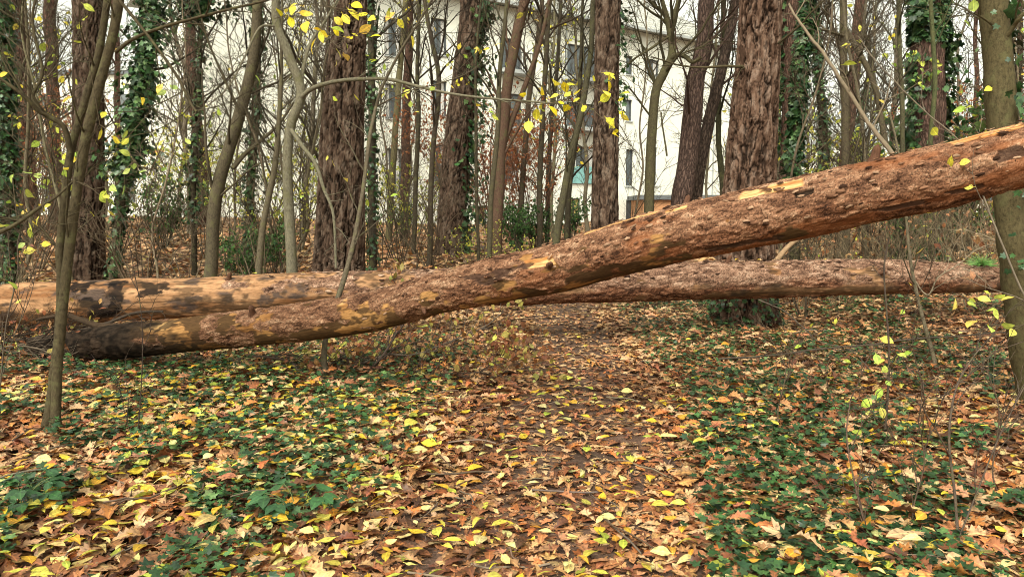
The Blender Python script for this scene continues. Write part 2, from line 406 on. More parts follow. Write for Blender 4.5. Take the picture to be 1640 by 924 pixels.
def plain(name, col, rough=.7, spec=.3, nscale=3., amp=.08, metal=0.):
    m, t = mat(name); tc = nd(t, 'ShaderNodeTexCoord'); n = nd(t, 'ShaderNodeTexNoise', i_Scale=nscale, i_Detail=5.0); lk(t, tc.outputs['Object'], n.inputs['Vector'])
    b = bsdf(t, rough, spec); b.inputs['Metallic'].default_value = metal
    lk(t, mul(t, col, ramp(t, n.outputs[0], [(.3, 1 - amp), (.7, 1 + amp)])), b.inputs['Base Color']); out(t, b.outputs[0]); return m
M_WALL = plain('cream_render', (.82, .82, .74), .85, .1, 1.2, .05)
M_WALLG = plain('pale_render', (.84, .84, .76), .85, .1, 1.2, .08)
M_RECESS = plain('balcony_recess', (.30, .27, .22), .9, .1)
M_FRAME = plain('dark_window_frame', (.09, .095, .10), .5)
M_SLAB = plain('grey_slab', (.38, .40, .40), .7)
M_GLASS = plain('window_glass', (.10, .12, .13), .08, .8, 1.5, .3)
M_TEAL = plain('teal_glass', (.22, .45, .45), .12, .6, 1.5, .15)
M_CURT = plain('white_curtain', (.62, .60, .58), .8, .1, 6., .2)
M_YDOOR = plain('yellow_panel', (.55, .45, .16), .6)
M_METAL = plain('dark_rail', (.05, .05, .055), .5, .4)
M_CARPORT = plain('flat_roof_grey', (.12, .13, .14), .7)
def brick_mat(name, c1, c2, mortar, sx, sy):
    m, t = mat(name); tc = nd(t, 'ShaderNodeTexCoord'); mp = nd(t, 'ShaderNodeMapping'); lk(t, tc.outputs['Object'], mp.inputs[0])
    mp.inputs['Rotation'].default_value = (radians(90), 0, 0)
    br = nd(t, 'ShaderNodeTexBrick'); lk(t, mp.outputs[0], br.inputs['Vector']); br.inputs['Scale'].default_value = 1
    br.inputs['Color1'].default_value = (*c1, 1); br.inputs['Color2'].default_value = (*c2, 1); br.inputs['Mortar'].default_value = (*mortar, 1)
    br.inputs['Brick Width'].default_value = sx; br.inputs['Row Height'].default_value = sy; br.inputs['Mortar Size'].default_value = min(sx, sy) * .07
    b = bsdf(t, .8, .15); lk(t, br.outputs[0], b.inputs['Base Color']); out(t, b.outputs[0]); return m
M_BRICK = brick_mat('orange_cladding', (.42, .20, .10), (.50, .26, .13), (.25, .14, .09), 1.2, .14)
M_TILE = brick_mat('slate_roof', (.36, .36, .33), (.44, .44, .40), (.20, .20, .19), .35, .28)

# ------------------------------------------------------------------ ground, path
def grid_axis(a, fine, lim, n):
    g = np.geomspace(fine, lim, n); return g
ys = np.concatenate([-np.geomspace(60, .6, 14), np.arange(-.4, 14, .08), 14 + np.cumsum(np.geomspace(.1, 60, 75))])
xp = np.concatenate([np.arange(0, 8, .09), 8 + np.cumsum(np.geomspace(.12, 50, 62))])
xs = np.concatenate([-xp[:0:-1], xp])
X_, Y_ = np.meshgrid(xs, ys); xx, yy = X_.ravel(), Y_.ravel()
zz = terr(xx, yy) + .03 * (fbm(P3(xx * 6, yy * 6), 3) - .5) * (1 - sstep(14, 30, yy))
nx, ny = len(xs), len(ys); i = np.arange(ny - 1)[:, None] * nx + np.arange(nx - 1)[None]
g = Geo(); g.add(np.stack([xx, yy, zz], 1), np.stack([i, i + 1, i + nx + 1, i + nx], -1).reshape(-1, 4))
tag(g.obj('ground', M_GROUND), 'structure')
py_ = np.arange(0.2, 22, .09); nw = 15; u_ = np.linspace(-1, 1, nw)
yy = np.repeat(py_, nw); uu = np.tile(u_, len(py_))
edge = path_w(yy) * (1.0 + .35 * (fbm(P3(np.sign(uu) * 5, yy * 1.1), 3) - .5) * 2) * 1.05
xx = path_c(yy) + uu * edge
zz = terr(xx, yy) + .018 - .03 * np.abs(uu) ** 6
i = np.arange(len(py_) - 1)[:, None] * nw + np.arange(nw - 1)[None]
g = Geo(); g.add(np.stack([xx, yy, zz], 1), np.stack([i, i + 1, i + nw + 1, i + nw], -1).reshape(-1, 4))
tag(g.obj('path', M_MUD), 'structure')

# zones of the floor
def pathmask(x, y): return 1 - sstep(.75, 1.35, np.abs(x - path_c(y)) / path_w(y))
def ivymask(x, y):
    off = x - path_c(y); n = .7 * fbm(P3(x * 1.0 + 3, y * 1.0), 3, 5) + .3 * fbm(P3(x * 3.3, y * 3.3), 2, 8)
    left = sstep(-.8, -1.7, off) * sstep(.43, .53, n + .03 + .05 * sstep(4, 6, y)) * (1 - sstep(7.2, 9, y))
    band = sstep(.60, .85, off) * (1 - sstep(1.5, 2.3, off)) * sstep(3.2, 4.5, y)
    right = sstep(.62, .95, off) * sstep(.43, .53, n + .005 - .035 * (1 - sstep(3.6, 4.8, y)) + .12 * band) * (1 - sstep(12, 15, y))
    return np.clip(left + right, 0, 1)
def sample(n, y0, y1, fn=None, margin=1.0, power=1.0):
    """points in the strip of ground the camera sees, density falling with distance by power"""
    u = rng.random(n)
    y = y0 * (y1 / y0) ** u if power == 2 else (y0 ** .5 + u * (y1 ** .5 - y0 ** .5)) ** 2 if power == 1.5 else y0 + u * (y1 - y0)
    x = rng.uniform(-1, 1, n) * (.74 * y + margin)
    k = np.ones(n, bool) if fn is None else rng.random(n) < fn(x, y)
    return x[k], y[k]

# brown litter
g = Geo()
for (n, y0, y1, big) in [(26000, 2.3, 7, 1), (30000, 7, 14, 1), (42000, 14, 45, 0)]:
    x, y = sample(n, y0, y1, lambda a, b: 1 - .10 * pathmask(a, b) * sstep(.35, .6, fbm(P3(a * 1.6, b * 1.6), 3, 91)) * (b < 14), 1.2, 1.5)
    m = len(x); X, Z = flatdirs(m, .38 if big else .3); Z[:, :2] *= (1 - .55 * pathmask(x, y))[:, None]
    pm = pathmask(x, y)
    s = rng.uniform(.06, .135, m) * (1 - .2 * pm) * (1 if big else 1.05)
    z = terr(x, y) + .012 + rng.random(m) * .035 * (1 - .4 * pm) + .075 * ivymask(x, y) * (rng.random(m) < .17)
    c = palette(BROWN, BROWN_W, m, .25); c = c * (1 - .10 * pm[:, None])
    # drifts: some areas darker and wetter, some paler
    dn = fbm(P3(x * .8, y * .8), 3, 9); c = c * (0.72 + .56 * sstep(.35, .65, dn))[:, None]
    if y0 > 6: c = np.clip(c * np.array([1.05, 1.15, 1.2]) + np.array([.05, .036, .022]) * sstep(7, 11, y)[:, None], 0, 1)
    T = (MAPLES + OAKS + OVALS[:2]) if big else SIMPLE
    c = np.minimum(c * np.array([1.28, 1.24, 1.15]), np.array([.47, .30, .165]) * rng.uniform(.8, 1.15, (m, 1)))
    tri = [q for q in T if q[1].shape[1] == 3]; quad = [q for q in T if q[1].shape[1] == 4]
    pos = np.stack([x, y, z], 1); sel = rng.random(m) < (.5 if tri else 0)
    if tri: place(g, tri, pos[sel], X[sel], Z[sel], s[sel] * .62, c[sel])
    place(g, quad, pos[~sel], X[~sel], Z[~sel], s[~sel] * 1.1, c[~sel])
tag(g.obj('fallen_leaves', M_LITTER), 'stuff', 'brown, tan and russet fallen leaves covering the forest floor', 'fallen leaves')
# yellow leaves
def yfn(x, y):
    off = x - path_c(y); n = fbm(P3(x * .9, y * .9 + 7), 3, 21)
    d = .17 + .50 * sstep(-.5, -1.3, off) + .09 * sstep(.7, 1.2, off)
    return np.clip(d * (.25 + 1.5 * sstep(.35, .65, n)) * (1 - .80 * sstep(5.2, 8.0, y)), 0, 1)
g = Geo()
for n, y0, y1 in [(9500, 2.3, 8), (5200, 8, 24)]:
    x, y = sample(n, y0, y1, yfn, 1.2, 1.5); m = len(x); X, Z = flatdirs(m, .30)
    s = rng.uniform(.045, .105, m) * np.where(rng.random(m) < .12, 1.25, 1)
    c = palette(YELLOW, YELLOW_W, m, .15)
    z = terr(x, y) + .035 + rng.random(m) * .04 + .05 * ivymask(x, y)
    place(g, OVALS + ROUND, np.stack([x, y, z], 1), X, Z, s, c, None)
tag(g.obj('yellow_leaves', M_YLEAF), 'stuff', 'yellow and lime fallen leaves strewn over the brown litter', 'fallen leaves')
# ivy carpet
g = Geo(); gs = Geo()
x, y = sample(90000, 2.4, 15, ivymask, 1.2, 1.5); m = len(x)
hgt = .035 + .11 * rng.random(m) ** .8 * (.4 + 1.1 * fbm(P3(x * 2.2, y * 2.2), 2, 3))
X, Z = flatdirs(m, .42); s = rng.uniform(.018, .046, m)
place(g, IVYS, np.stack([x, y, terr(x, y) + hgt], 1), X, Z, s, palette(IVYC, IVYC_W, m, .22))
tag(g.obj('ivy_ground_cover', M_IVY), 'stuff', 'dark green ivy carpet growing through the fallen leaves', 'ivy')
# small twigs lying in the litter
g = Geo(); x, y = sample(900, 2.6, 14, None, 1.2, 1.5); m = len(x)
yaw = rng.uniform(0, 2 * pi, m); L = rng.uniform(.08, .5, m)
d = np.stack([np.cos(yaw), np.sin(yaw), rng.normal(size=m) * .08], 1)
t5 = np.linspace(0, 1, 5)[None, :, None]
P = np.stack([x, y, terr(x, y) + .045], 1)[:, None, :] + d[:, None, :] * t5 * L[:, None, None] + np.cumsum(rng.normal(size=(m, 5, 3)) * .012, 1)
tubes(g, P, np.repeat(rng.uniform(.002, .006, (m, 1)), 5, 1), 4, palette([(.10, .065, .045), (.16, .12, .09)], [2, 1], m))
tag(g.obj('fallen_twigs', M_TWIG), 'stuff', 'small dead twigs scattered in the leaf litter', 'twigs')

# ------------------------------------------------------------------ logs
def log_body(pts, rad, step, nang, colour, seed, amp=.011, endseed=3):
    """pts world, rad; returns Geo. colour(u, th, up, q, f) -> (col, height)"""
    pts = np.asarray(pts, float); L = np.linalg.norm(np.diff(pts, axis=0), axis=1).sum(); n = int(L / step)
    C = resample(pts, n); seg = np.concatenate([[0], np.cumsum(np.linalg.norm(np.diff(C, axis=0), axis=1))])
    Rr = np.interp(np.linspace(0, len(pts) - 1, n), np.arange(len(pts)), rad)
    T = norm(np.gradient(C, axis=0)); ref = np.array([0, 0, 1.]); b2 = norm(ref - (T @ ref)[:, None] * T); b1 = np.cross(T, b2)
    th = np.arange(nang) * 2 * pi / nang
    U = np.repeat(seg, nang); TH = np.tile(th, n); RR = np.repeat(Rr, nang)
    q = np.stack([U, RR * np.cos(TH), RR * np.sin(TH)], 1)
    col, hgt = colour(U / seg[-1], TH, q)
    lump = (fbm(np.stack([U * 1.1, q[:, 1] * 3, q[:, 2] * 3], 1), 3, seed) - .5) * .10 * RR / .18 * .5
    rr = RR + lump + hgt
    V = np.repeat(C, nang, 0) + rr[:, None] * (np.cos(TH)[:, None] * np.repeat(b1, nang, 0) + np.sin(TH)[:, None] * np.repeat(b2, nang, 0))
    i = np.arange(n - 1)[:, None] * nang; j = np.arange(nang)[None]; j2 = (j + 1) % nang
    g = Geo(); g.add(V, np.stack([i + j, i + nang + j, i + nang + j2, i + j2], -1).reshape(-1, 4), col, q)
    # ragged broken ends
    for e, sgn in ((0, -1), (n - 1, 1)):
        ring = V[e * nang:(e + 1) * nang]; c0 = C[e]; k0 = g.n
        rg = np.random.default_rng(endseed + e); rings = []
        for k, fr in enumerate((.9, .6, .3, .05)):
            p = c0 + (ring - c0) * fr + sgn * T[e] * (rg.random((nang, 1)) * .10 * math.sin(min(1, k / 2 + .3) * 1.5) + .02 * k); rings.append(p)
        allv = np.concatenate(rings); woodc = np.array([.34, .19, .09]) * rg.uniform(.4, 1.2, (len(allv), 1)) * (np.array([.35]) if e == 0 else 1)
        g.add(allv, np.zeros((0, 4), int), woodc, allv)
        prev = e * nang
        for k in range(4):
            cur = k0 + k * nang; jj = np.arange(nang); jn = (jj + 1) % nang
            fq = np.stack([prev + jj, prev + jn, cur + jn, cur + jj], -1)
            g.more(fq[:, ::-1] if sgn < 0 else fq); prev = cur
    return g, C, T, Rr, seg
def bark_col(q, seed, tones):
    """flaky plates: long thin scales in three sizes, broken by noise"""
    w1 = (np.stack([fbm(q * 7, 4, seed + 1), fbm(q * 9, 4, seed + 2), fbm(q * 9, 4, seed + 3)], 1) - .5)
    wq = q + w1 * np.array([.22, .085, .085])
    f1, f2, ca = cells(wq / np.array([.15, .060, .060]), seed); ea = f2 - f1
    g1, g2, cb = cells(wq / np.array([.060, .022, .022]) + 5, seed + 20); eb = g2 - g1
    fine = fbm(q * np.array([45, 90, 90]), 3, seed + 6); mid = fbm(q * np.array([10, 26, 26]), 4, seed + 8)
    L1 = fbm(wq * np.array([11, 30, 30]), 5, seed + 11) * 10 + ca * 1.5; L2 = fbm(q * np.array([30, 75, 75]) + w1 * 4, 4, seed + 14) * 6 + cb
    a1 = L1 - np.floor(L1); a2 = L2 - np.floor(L2); up1 = np.floor(L1) / 11; up2 = np.floor(L2) / 7; ex = (_hash(np.floor(L1) + np.floor(ca * 97) * 31, np.floor(L2), np.floor(cb * 97), seed) - .5)
    hgt = (up1 - .5) * .034 + (up2 - .5) * .010 + (fine - .5) * .004 + ex * .003
    pal = np.array(tones); t = np.clip((mid - .5) * 1.3 + .52 + ex * .50 + (up1 - .5) * .9, 0, .999) * 3; k = t.astype(int); f = t - k
    col = mixc(pal[k], pal[np.minimum(k + 1, 3)], f)
    gap = np.maximum((1 - sstep(0, .15, a1)) * .86, (1 - sstep(0, .16, a2)) * .58); rim = sstep(.13, .2, a1) * (1 - sstep(.2, .5, a1)) * .60
    col = col * (1 - gap)[:, None] * (1 + rim)[:, None] * (.78 + .44 * fine)[:, None]
    return col, hgt, ca, cb
def blob(u, th, u0, u1, t0, t1, n, soft=.02):
    """patch in (fraction along, angle) with a ragged rim"""
    tt = (th - t0) % (2 * pi); w_ = (t1 - t0) % (2 * pi)
    du = np.minimum(u - u0, u1 - u) / (u1 - u0); dt = np.where(tt < w_, np.minimum(tt, w_ - tt), -1) / w_
    return sstep(0, .14, np.minimum(du * 2, dt * 2) + (n - .5) * .7 - .05)
TONES = [(.038, .018, .011), (.125, .060, .035), (.200, .102, .060), (.32, .195, .125)]
TONES_R = [(.030, .013, .008), (.095, .036, .018), (.155, .064, .032), (.23, .118, .070)]
# th: 0 = away from camera (b1), pi/2 = up, pi = towards camera side ... checked from the tangent's direction below

A0 = at(100, 557, 7.2); B0 = at(1640, 248, 4.25)
def on_lean(px, py):
    # point on the vertical plane that contains the leaning trunk
    dx, dy = B0[0] - A0[0], B0[1] - A0[1]
    s = .5
    for _ in range(8):
        d = A0[1] + dy * s; p = at(px, py, d)
        rr = p[0] / p[1]; s = (rr * A0[1] - A0[0]) / (dx - rr * dy)
    return at(px, py, A0[1] + dy * s), s
lean = [(60, 562, 42), (130, 556, 54), (200, 547, 57), (300, 536, 57), (400, 525, 59), (500, 514, 60), (600, 498, 62), (700, 470, 64), (800, 448, 74), (900, 427, 80), (1000, 397, 86), (1100, 372, 90), (1200, 350, 95), (1300, 331, 98), (1400, 306, 97), (1500, 284, 100), (1600, 257, 99), (1700, 233, 101), (1850, 197, 106), (2050, 150, 112)]
lp, lr = [], []
for px, py, wd in lean:
    p, s = on_lean(px, py); lp.append(p); lr.append(wd / F * math.hypot(p[1], 0) * .5)
lp = np.array(lp)
_L = np.linalg.norm(np.diff(lp, axis=0), axis=1); _U = np.concatenate([[0], np.cumsum(_L)]) / _L.sum()
def lu(px): return float(np.interp(px, [q[0] for q in lean], _U))
def lean_colour(u, th, q):
    # front of the log (towards camera) is at angle pi..; b1 = T x up points towards the camera side or away
    n = fbm(q * np.array([5., 9, 9]), 4, 31); n2 = fbm(q * np.array([2.2, 6, 6]), 4, 41); n3 = fbm(q * np.array([9, 30, 30]), 3, 51)
    col, hgt, c1, c2 = bark_col(q, 61, TONES); colr, _, _, _ = bark_col(q, 61, TONES_R)
    fr = np.cos(th)        # +1 facing camera (see FR)
    up_ = np.sin(th)
    col = col * (.80 + .20 * sstep(lu(600), lu(1000), u))[:, None]
    # redder lower half, weathered upper
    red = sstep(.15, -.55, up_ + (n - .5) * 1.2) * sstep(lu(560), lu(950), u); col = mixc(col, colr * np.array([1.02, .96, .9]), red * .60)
    # flaked patches: orange-red inner bark
    fl = sstep(.52, .66, n2 + .16 * (n3 - .5) - .10 * up_) * sstep(lu(700), lu(1000), u)
    inner = mixc(np.array([.14, .038, .014]), np.array([.30, .105, .036]), n3)
    col = mixc(col, inner, fl * .45); hgt = hgt * (1 - fl * .6) - .003 * fl
    # bare wood on the butt half, blotched by fungus
    barem = sstep(.485, .53, n + .14 * (n3 - .5) + .17 * sstep(lu(560), lu(250), u) - .26 * up_ * sstep(lu(300), lu(600), u) * .6 - .24 * sstep(lu(900), lu(1250), u) - .06)
    wood = mixc(np.array([.16, .070, .024]), np.array([.34, .18, .068]), sstep(.25, .75, fbm(q * np.array([2.5, 14, 14]), 4, 71)))
    wood = wood * (1 - .5 * sstep(.58, .68, fbm(q * np.array([3, 50, 50]) + 2, 4, 331)))[:, None]
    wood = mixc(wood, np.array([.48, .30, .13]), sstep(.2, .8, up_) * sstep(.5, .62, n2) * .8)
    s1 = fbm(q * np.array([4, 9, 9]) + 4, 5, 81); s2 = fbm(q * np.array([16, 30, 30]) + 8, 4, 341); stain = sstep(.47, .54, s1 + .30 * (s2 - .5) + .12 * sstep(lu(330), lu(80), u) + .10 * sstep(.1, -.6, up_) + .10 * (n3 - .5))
    stain2 = sstep(lu(300), lu(190), u + (s1 - .5) * .22 - .03 * sstep(.2, -.6, up_))
    wood = mixc(wood, np.array([.030, .018, .010]), np.clip(stain * .84 + stain2 * .97, 0, .985))
    col = mixc(col, wood, barem); hgt = hgt * (1 - barem * .9) + barem * (-.004 + .003 * n3)
    col = mixc(col, np.array([.012, .008, .0055])[None] * (.3 + 1.9 * sstep(.3, .75, s2))[:, None], stain2 * .965); hgt = hgt + stain2 * .010 * (s2 - .5)
    # long bare streaks along the top edge
    for (a, b, t0, t1) in [(940, 1075, .36 * pi, .50 * pi), (1195, 1300, .24 * pi, .38 * pi), (1525, 1650, .30 * pi, .50 * pi), (1075, 1115, .30 * pi, .38 * pi), (855, 905, .05 * pi, .20 * pi)]:
        m = blob(u, th, lu(a), lu(b), t0, t1, n)
        ww = mixc(np.array([.34, .14, .045]), np.array([.60, .37, .17]), sstep(.3, .7, fbm(q * np.array([5, 60, 60]), 4, 91)))
        col = mixc(col, ww, m); hgt = hgt * (1 - m) - .006 * m
    dk = blob(u, th, lu(1278), lu(1312), .12 * pi, .20 * pi, n) ; col = mixc(col, np.array([.03, .018, .012]), dk); hgt = hgt - .02 * dk
    # long dark scar on the lower front
    for a, b, t0, t1 in [(1120, 1235, -.34 * pi, -.24 * pi), (1380, 1480, -.28 * pi, -.20 * pi), (1500, 1570, -.24 * pi, -.17 * pi), (760, 860, -.04 * pi, .16 * pi), (1590, 1640, -.02 * pi, .1 * pi)]:
        m = blob(u, th, lu(a), lu(b), t0, t1, n3 * 2.4 - .8); col = mixc(col, np.array([.045, .025, .018]), m * .85); hgt = hgt - .008 * m
    # knots
    return np.clip(col, 0, 1), hgt
def flip_if_needed(fn, pts):
    """angle 0 must face the camera: b1 = T x up; for a log running to +x b1 points to -y (towards the camera)."""
    return fn
g, LC, LT, LRr, Lseg = log_body(lp, lr, .0065, 220, lean_colour, 5)
lean_t = thing('leaning_log', 'barkless-to-reddish pine trunk leaning diagonally across the path, rising to the right', 'log', ground_at(90, 7.2))
lean_t['label'] = 'long reddish pine log slanting across the path, rising from lower left to upper right'
g.obj('log_trunk', M_LOG, lean_t)
# raised bark flakes on the log's upper and front sides
def flakes(C, T, Rr, n, u0, u1, th0, th1, tones, size, seed):
    rg = np.random.default_rng(seed); g = Geo(); k = (rg.uniform(u0, u1, n) * (len(C) - 1)).astype(int); th = rg.uniform(th0, th1, n)
    Tt = T[k]; ref = np.array([0, 0, 1.]); b2 = norm(ref - (Tt @ ref)[:, None] * Tt); b1 = np.cross(Tt, b2)
    nrm = np.cos(th)[:, None] * b1 + np.sin(th)[:, None] * b2
    pos = C[k] + nrm * (Rr[k][:, None] + .004 + rg.random((n, 1)) * .010)
    V = []; 
    tv = []
    for s in range(4):
        r2 = np.random.default_rng(seed + s); a = np.arange(9) * 2 * pi / 9; r = r2.uniform(.6, 1.1, 9)
        x = r * np.cos(a); y = r * .42 * np.sin(a); z = .08 * x * x + .05 * r2.normal(size=9)
        vv = np.concatenate([[[0, 0, .05]], np.stack([x, y, z], 1), [[0, 0, -.05]], np.stack([x * .97, y * .97, z - .07], 1)])
        tr = [(0, 1 + i, 1 + (i + 1) % 9) for i in range(9)] + [(10, 11 + (i + 1) % 9, 11 + i) for i in range(9)]
        tr += [(1 + i, 11 + i, 11 + (i + 1) % 9) for i in range(9)] + [(1 + i, 11 + (i + 1) % 9, 1 + (i + 1) % 9) for i in range(9)]
        tv.append((vv, np.array(tr), vv[:, :2]))
    lift = nrm + rg.normal(size=(n, 3)) * .18
    place(g, tv, pos, Tt + rg.normal(size=(n, 3)) * .15, lift, rg.uniform(size[0], size[1], n), np.array(tones)[rg.integers(0, len(tones), n)] * rg.uniform(.7, 1.25, (n, 1)))
    return g
flakes(LC, LT, LRr, 260, lu(420), lu(1750), -.12 * pi, .62 * pi, TONES, (.012, .034), 3).obj('bark_flakes', M_LOG, lean_t)['kind'] = 'stuff'
# stub of a snapped limb at the dark butt end
def poly_px(lst, d0, d1=None):
    n = len(lst); return np.array([at(p[0], p[1], d0 + ((d1 if d1 else d0) - d0) * i / max(1, n - 1)) for i, p in enumerate(lst)])
g = Geo()
for pl, r0, r1 in [([(215, 530), (150, 520), (105, 505), (60, 512)], .05, .012), ([(130, 560), (85, 572), (42, 576)], .06, .015), ([(170, 565), (120, 580), (70, 585)], .05, .02)]:
    p = resample(poly_px(pl, 7.15, 7.3), 14); p += rng.normal(size=p.shape) * .008
    tubes(g, p[None], np.linspace(r0, r1, 14)[None], 8, (.045, .030, .020))
g.obj('root_stub', M_FURROW, lean_t)

far = [(-260, 487, 68), (-120, 487, 69), (0, 486, 70), (120, 484, 69), (260, 479, 68), (400, 473, 67), (520, 468, 65), (640, 463, 63), (780, 459, 61), (900, 457, 60), (1000, 454, 60), (1120, 449, 61), (1200, 448, 60), (1320, 446, 58), (1420, 444, 56), (1520, 445, 52), (1600, 446, 46)]
fp = np.array([at(px, py, 8.95 - .35 * i / (len(far) - 1)) for i, (px, py, _) in enumerate(far)]); fr_ = [wd / F * 8.75 * .5 for _, _, wd in far]
_L2 = np.linalg.norm(np.diff(fp, axis=0), axis=1); _U2 = np.concatenate([[0], np.cumsum(_L2)]) / _L2.sum()
def fu(px): return float(np.interp(px, [q[0] for q in far], _U2))
TONES_G = [(.038, .020, .014), (.130, .070, .046), (.210, .122, .083), (.34, .225, .162)]
def far_colour(u, th, q):
    n = fbm(q * np.array([3.2, 7, 7]) + 9, 4, 131); n3 = fbm(q * np.array([9, 30, 30]), 3, 151); up_ = np.sin(th)
    col, hgt, c1, c2 = bark_col(q, 161, TONES_G)
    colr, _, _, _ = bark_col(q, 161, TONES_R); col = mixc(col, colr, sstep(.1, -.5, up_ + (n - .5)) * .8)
    bare = sstep(.49, .55, n + .10 * (n3 - .5) + .20 * sstep(fu(640), fu(300), u) + .30 * sstep(fu(330), fu(260), u) - .10 * sstep(fu(700), fu(1000), u))
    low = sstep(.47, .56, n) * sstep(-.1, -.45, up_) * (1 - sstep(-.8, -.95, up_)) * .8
    bare = np.maximum(bare, low)
    wood = mixc(np.array([.17, .075, .032]), np.array([.38, .215, .115]), sstep(.2, .75, fbm(q * np.array([1.6, 18, 18]), 5, 171)))
    st = sstep(.56, .68, fbm(q * np.array([4.5, 8, 8]) + 20, 5, 181) + .12 * blob(u, th, fu(130), fu(210), -.3 * pi, .6 * pi, n))
    wood = mixc(wood, np.array([.06, .045, .040]), st * .9)
    for a, b, t0, t1 in [(142, 212, -.35 * pi, .10 * pi), (186, 218, -.25 * pi, .44 * pi), (120, 168, .14 * pi, .42 * pi), (235, 286, .06 * pi, .34 * pi)]:
        wood = mixc(wood, np.array([.012, .009, .008]), blob(u, th, fu(a), fu(b), t0, t1, fbm(q * np.array([9, 16, 16]), 5, 199) * 2.4 - .85) * .96)
    lines = sstep(.60, .70, fbm(q * np.array([2.0, 55, 55]) + 7, 4, 231)); wood = wood * (1 - .55 * lines)[:, None]
    fun = sstep(.60, .72, fbm(q * np.array([10, 14, 14]) + 3, 5, 241)); wood = mixc(wood, np.array([.10, .055, .032]), fun * .8)
    
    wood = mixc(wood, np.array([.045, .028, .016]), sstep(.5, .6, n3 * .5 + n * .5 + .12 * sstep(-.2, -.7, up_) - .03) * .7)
    col = mixc(col, wood, bare); hgt = hgt * (1 - bare) + bare * (-.006 + .003 * n3 - .002 * lines)
    return np.clip(col, 0, 1), hgt
g, FC, FT, FRr, _ = log_body(fp, fr_, .010, 144, far_colour, 15, endseed=9)
far_t = thing('fallen_log', 'long horizontal pine log behind the slanting one, pale and stripped at its left half', 'log', ground_at(60, 8.9))
g.obj('log_trunk', M_LOG, far_t)
flakes(FC, FT, FRr, 260, fu(330), fu(1590), 0, .7 * pi, TONES_G, (.02, .05), 8).obj('bark_flakes', M_LOG, far_t)['kind'] = 'stuff'
for (C_, T_, R_, par, lst) in ((LC, LT, LRr, lean_t, [(.22, .30, .05), (.47, .05, .035), (.58, .62, .04), (.74, .45, .05), (.36, -.2, .03)]), (FC, FT, FRr, far_t, [(.30, .35, .05), (.52, .2, .04), (.72, .42, .05), (.86, .1, .04)])):
    for f_, a_, r_ in lst:
        k = int(f_ * (len(C_) - 1)); T0 = T_[k]; b2_ = norm(np.array([0, 0, 1.]) - T0[2] * T0); b1_ = np.cross(T0, b2_); nr_ = math.cos(a_ * pi) * b1_ + math.sin(a_ * pi) * b2_
        p0 = C_[k] + nr_ * (R_[k] - .03); d_ = norm(nr_ + T0 * .45); p = resample([p0, p0 + d_ * (.05 + r_ * .4), p0 + d_ * (.075 + r_)], 7)
        g = Geo(); nn = 14; aa = np.arange(nn) * 2 * pi / nn
        tubes(g, p[None], (r_ * np.array([1.5, 1.2, .95, .85, .8, .72, .05]))[None] * .6, nn, (.10, .05, .032)); g.obj('branch_stub', M_FURROW, par)
# leaves lying on the logs
g = Geo(); n = 60; k = rng.integers(0, len(FC), n); th = rng.uniform(.35, .65, n) * pi
pos = FC[k] + np.array([0, -1, 0]) * (np.cos(th) * FRr[k])[:, None] + np.array([0, 0, 1]) * (np.sin(th) * FRr[k] + .018)[:, None]; X, Z = flatdirs(n, .3)
place(g, OAKS + OVALS, pos, X, Z, rng.uniform(.06, .10, n), palette(BROWN + YELLOW[:2], [2] * 6 + [1, 1], n))
tag(g.obj('leaves_on_log', M_LITTER), 'stuff', 'a few dry leaves lying on top of the horizontal log', 'fallen leaves')

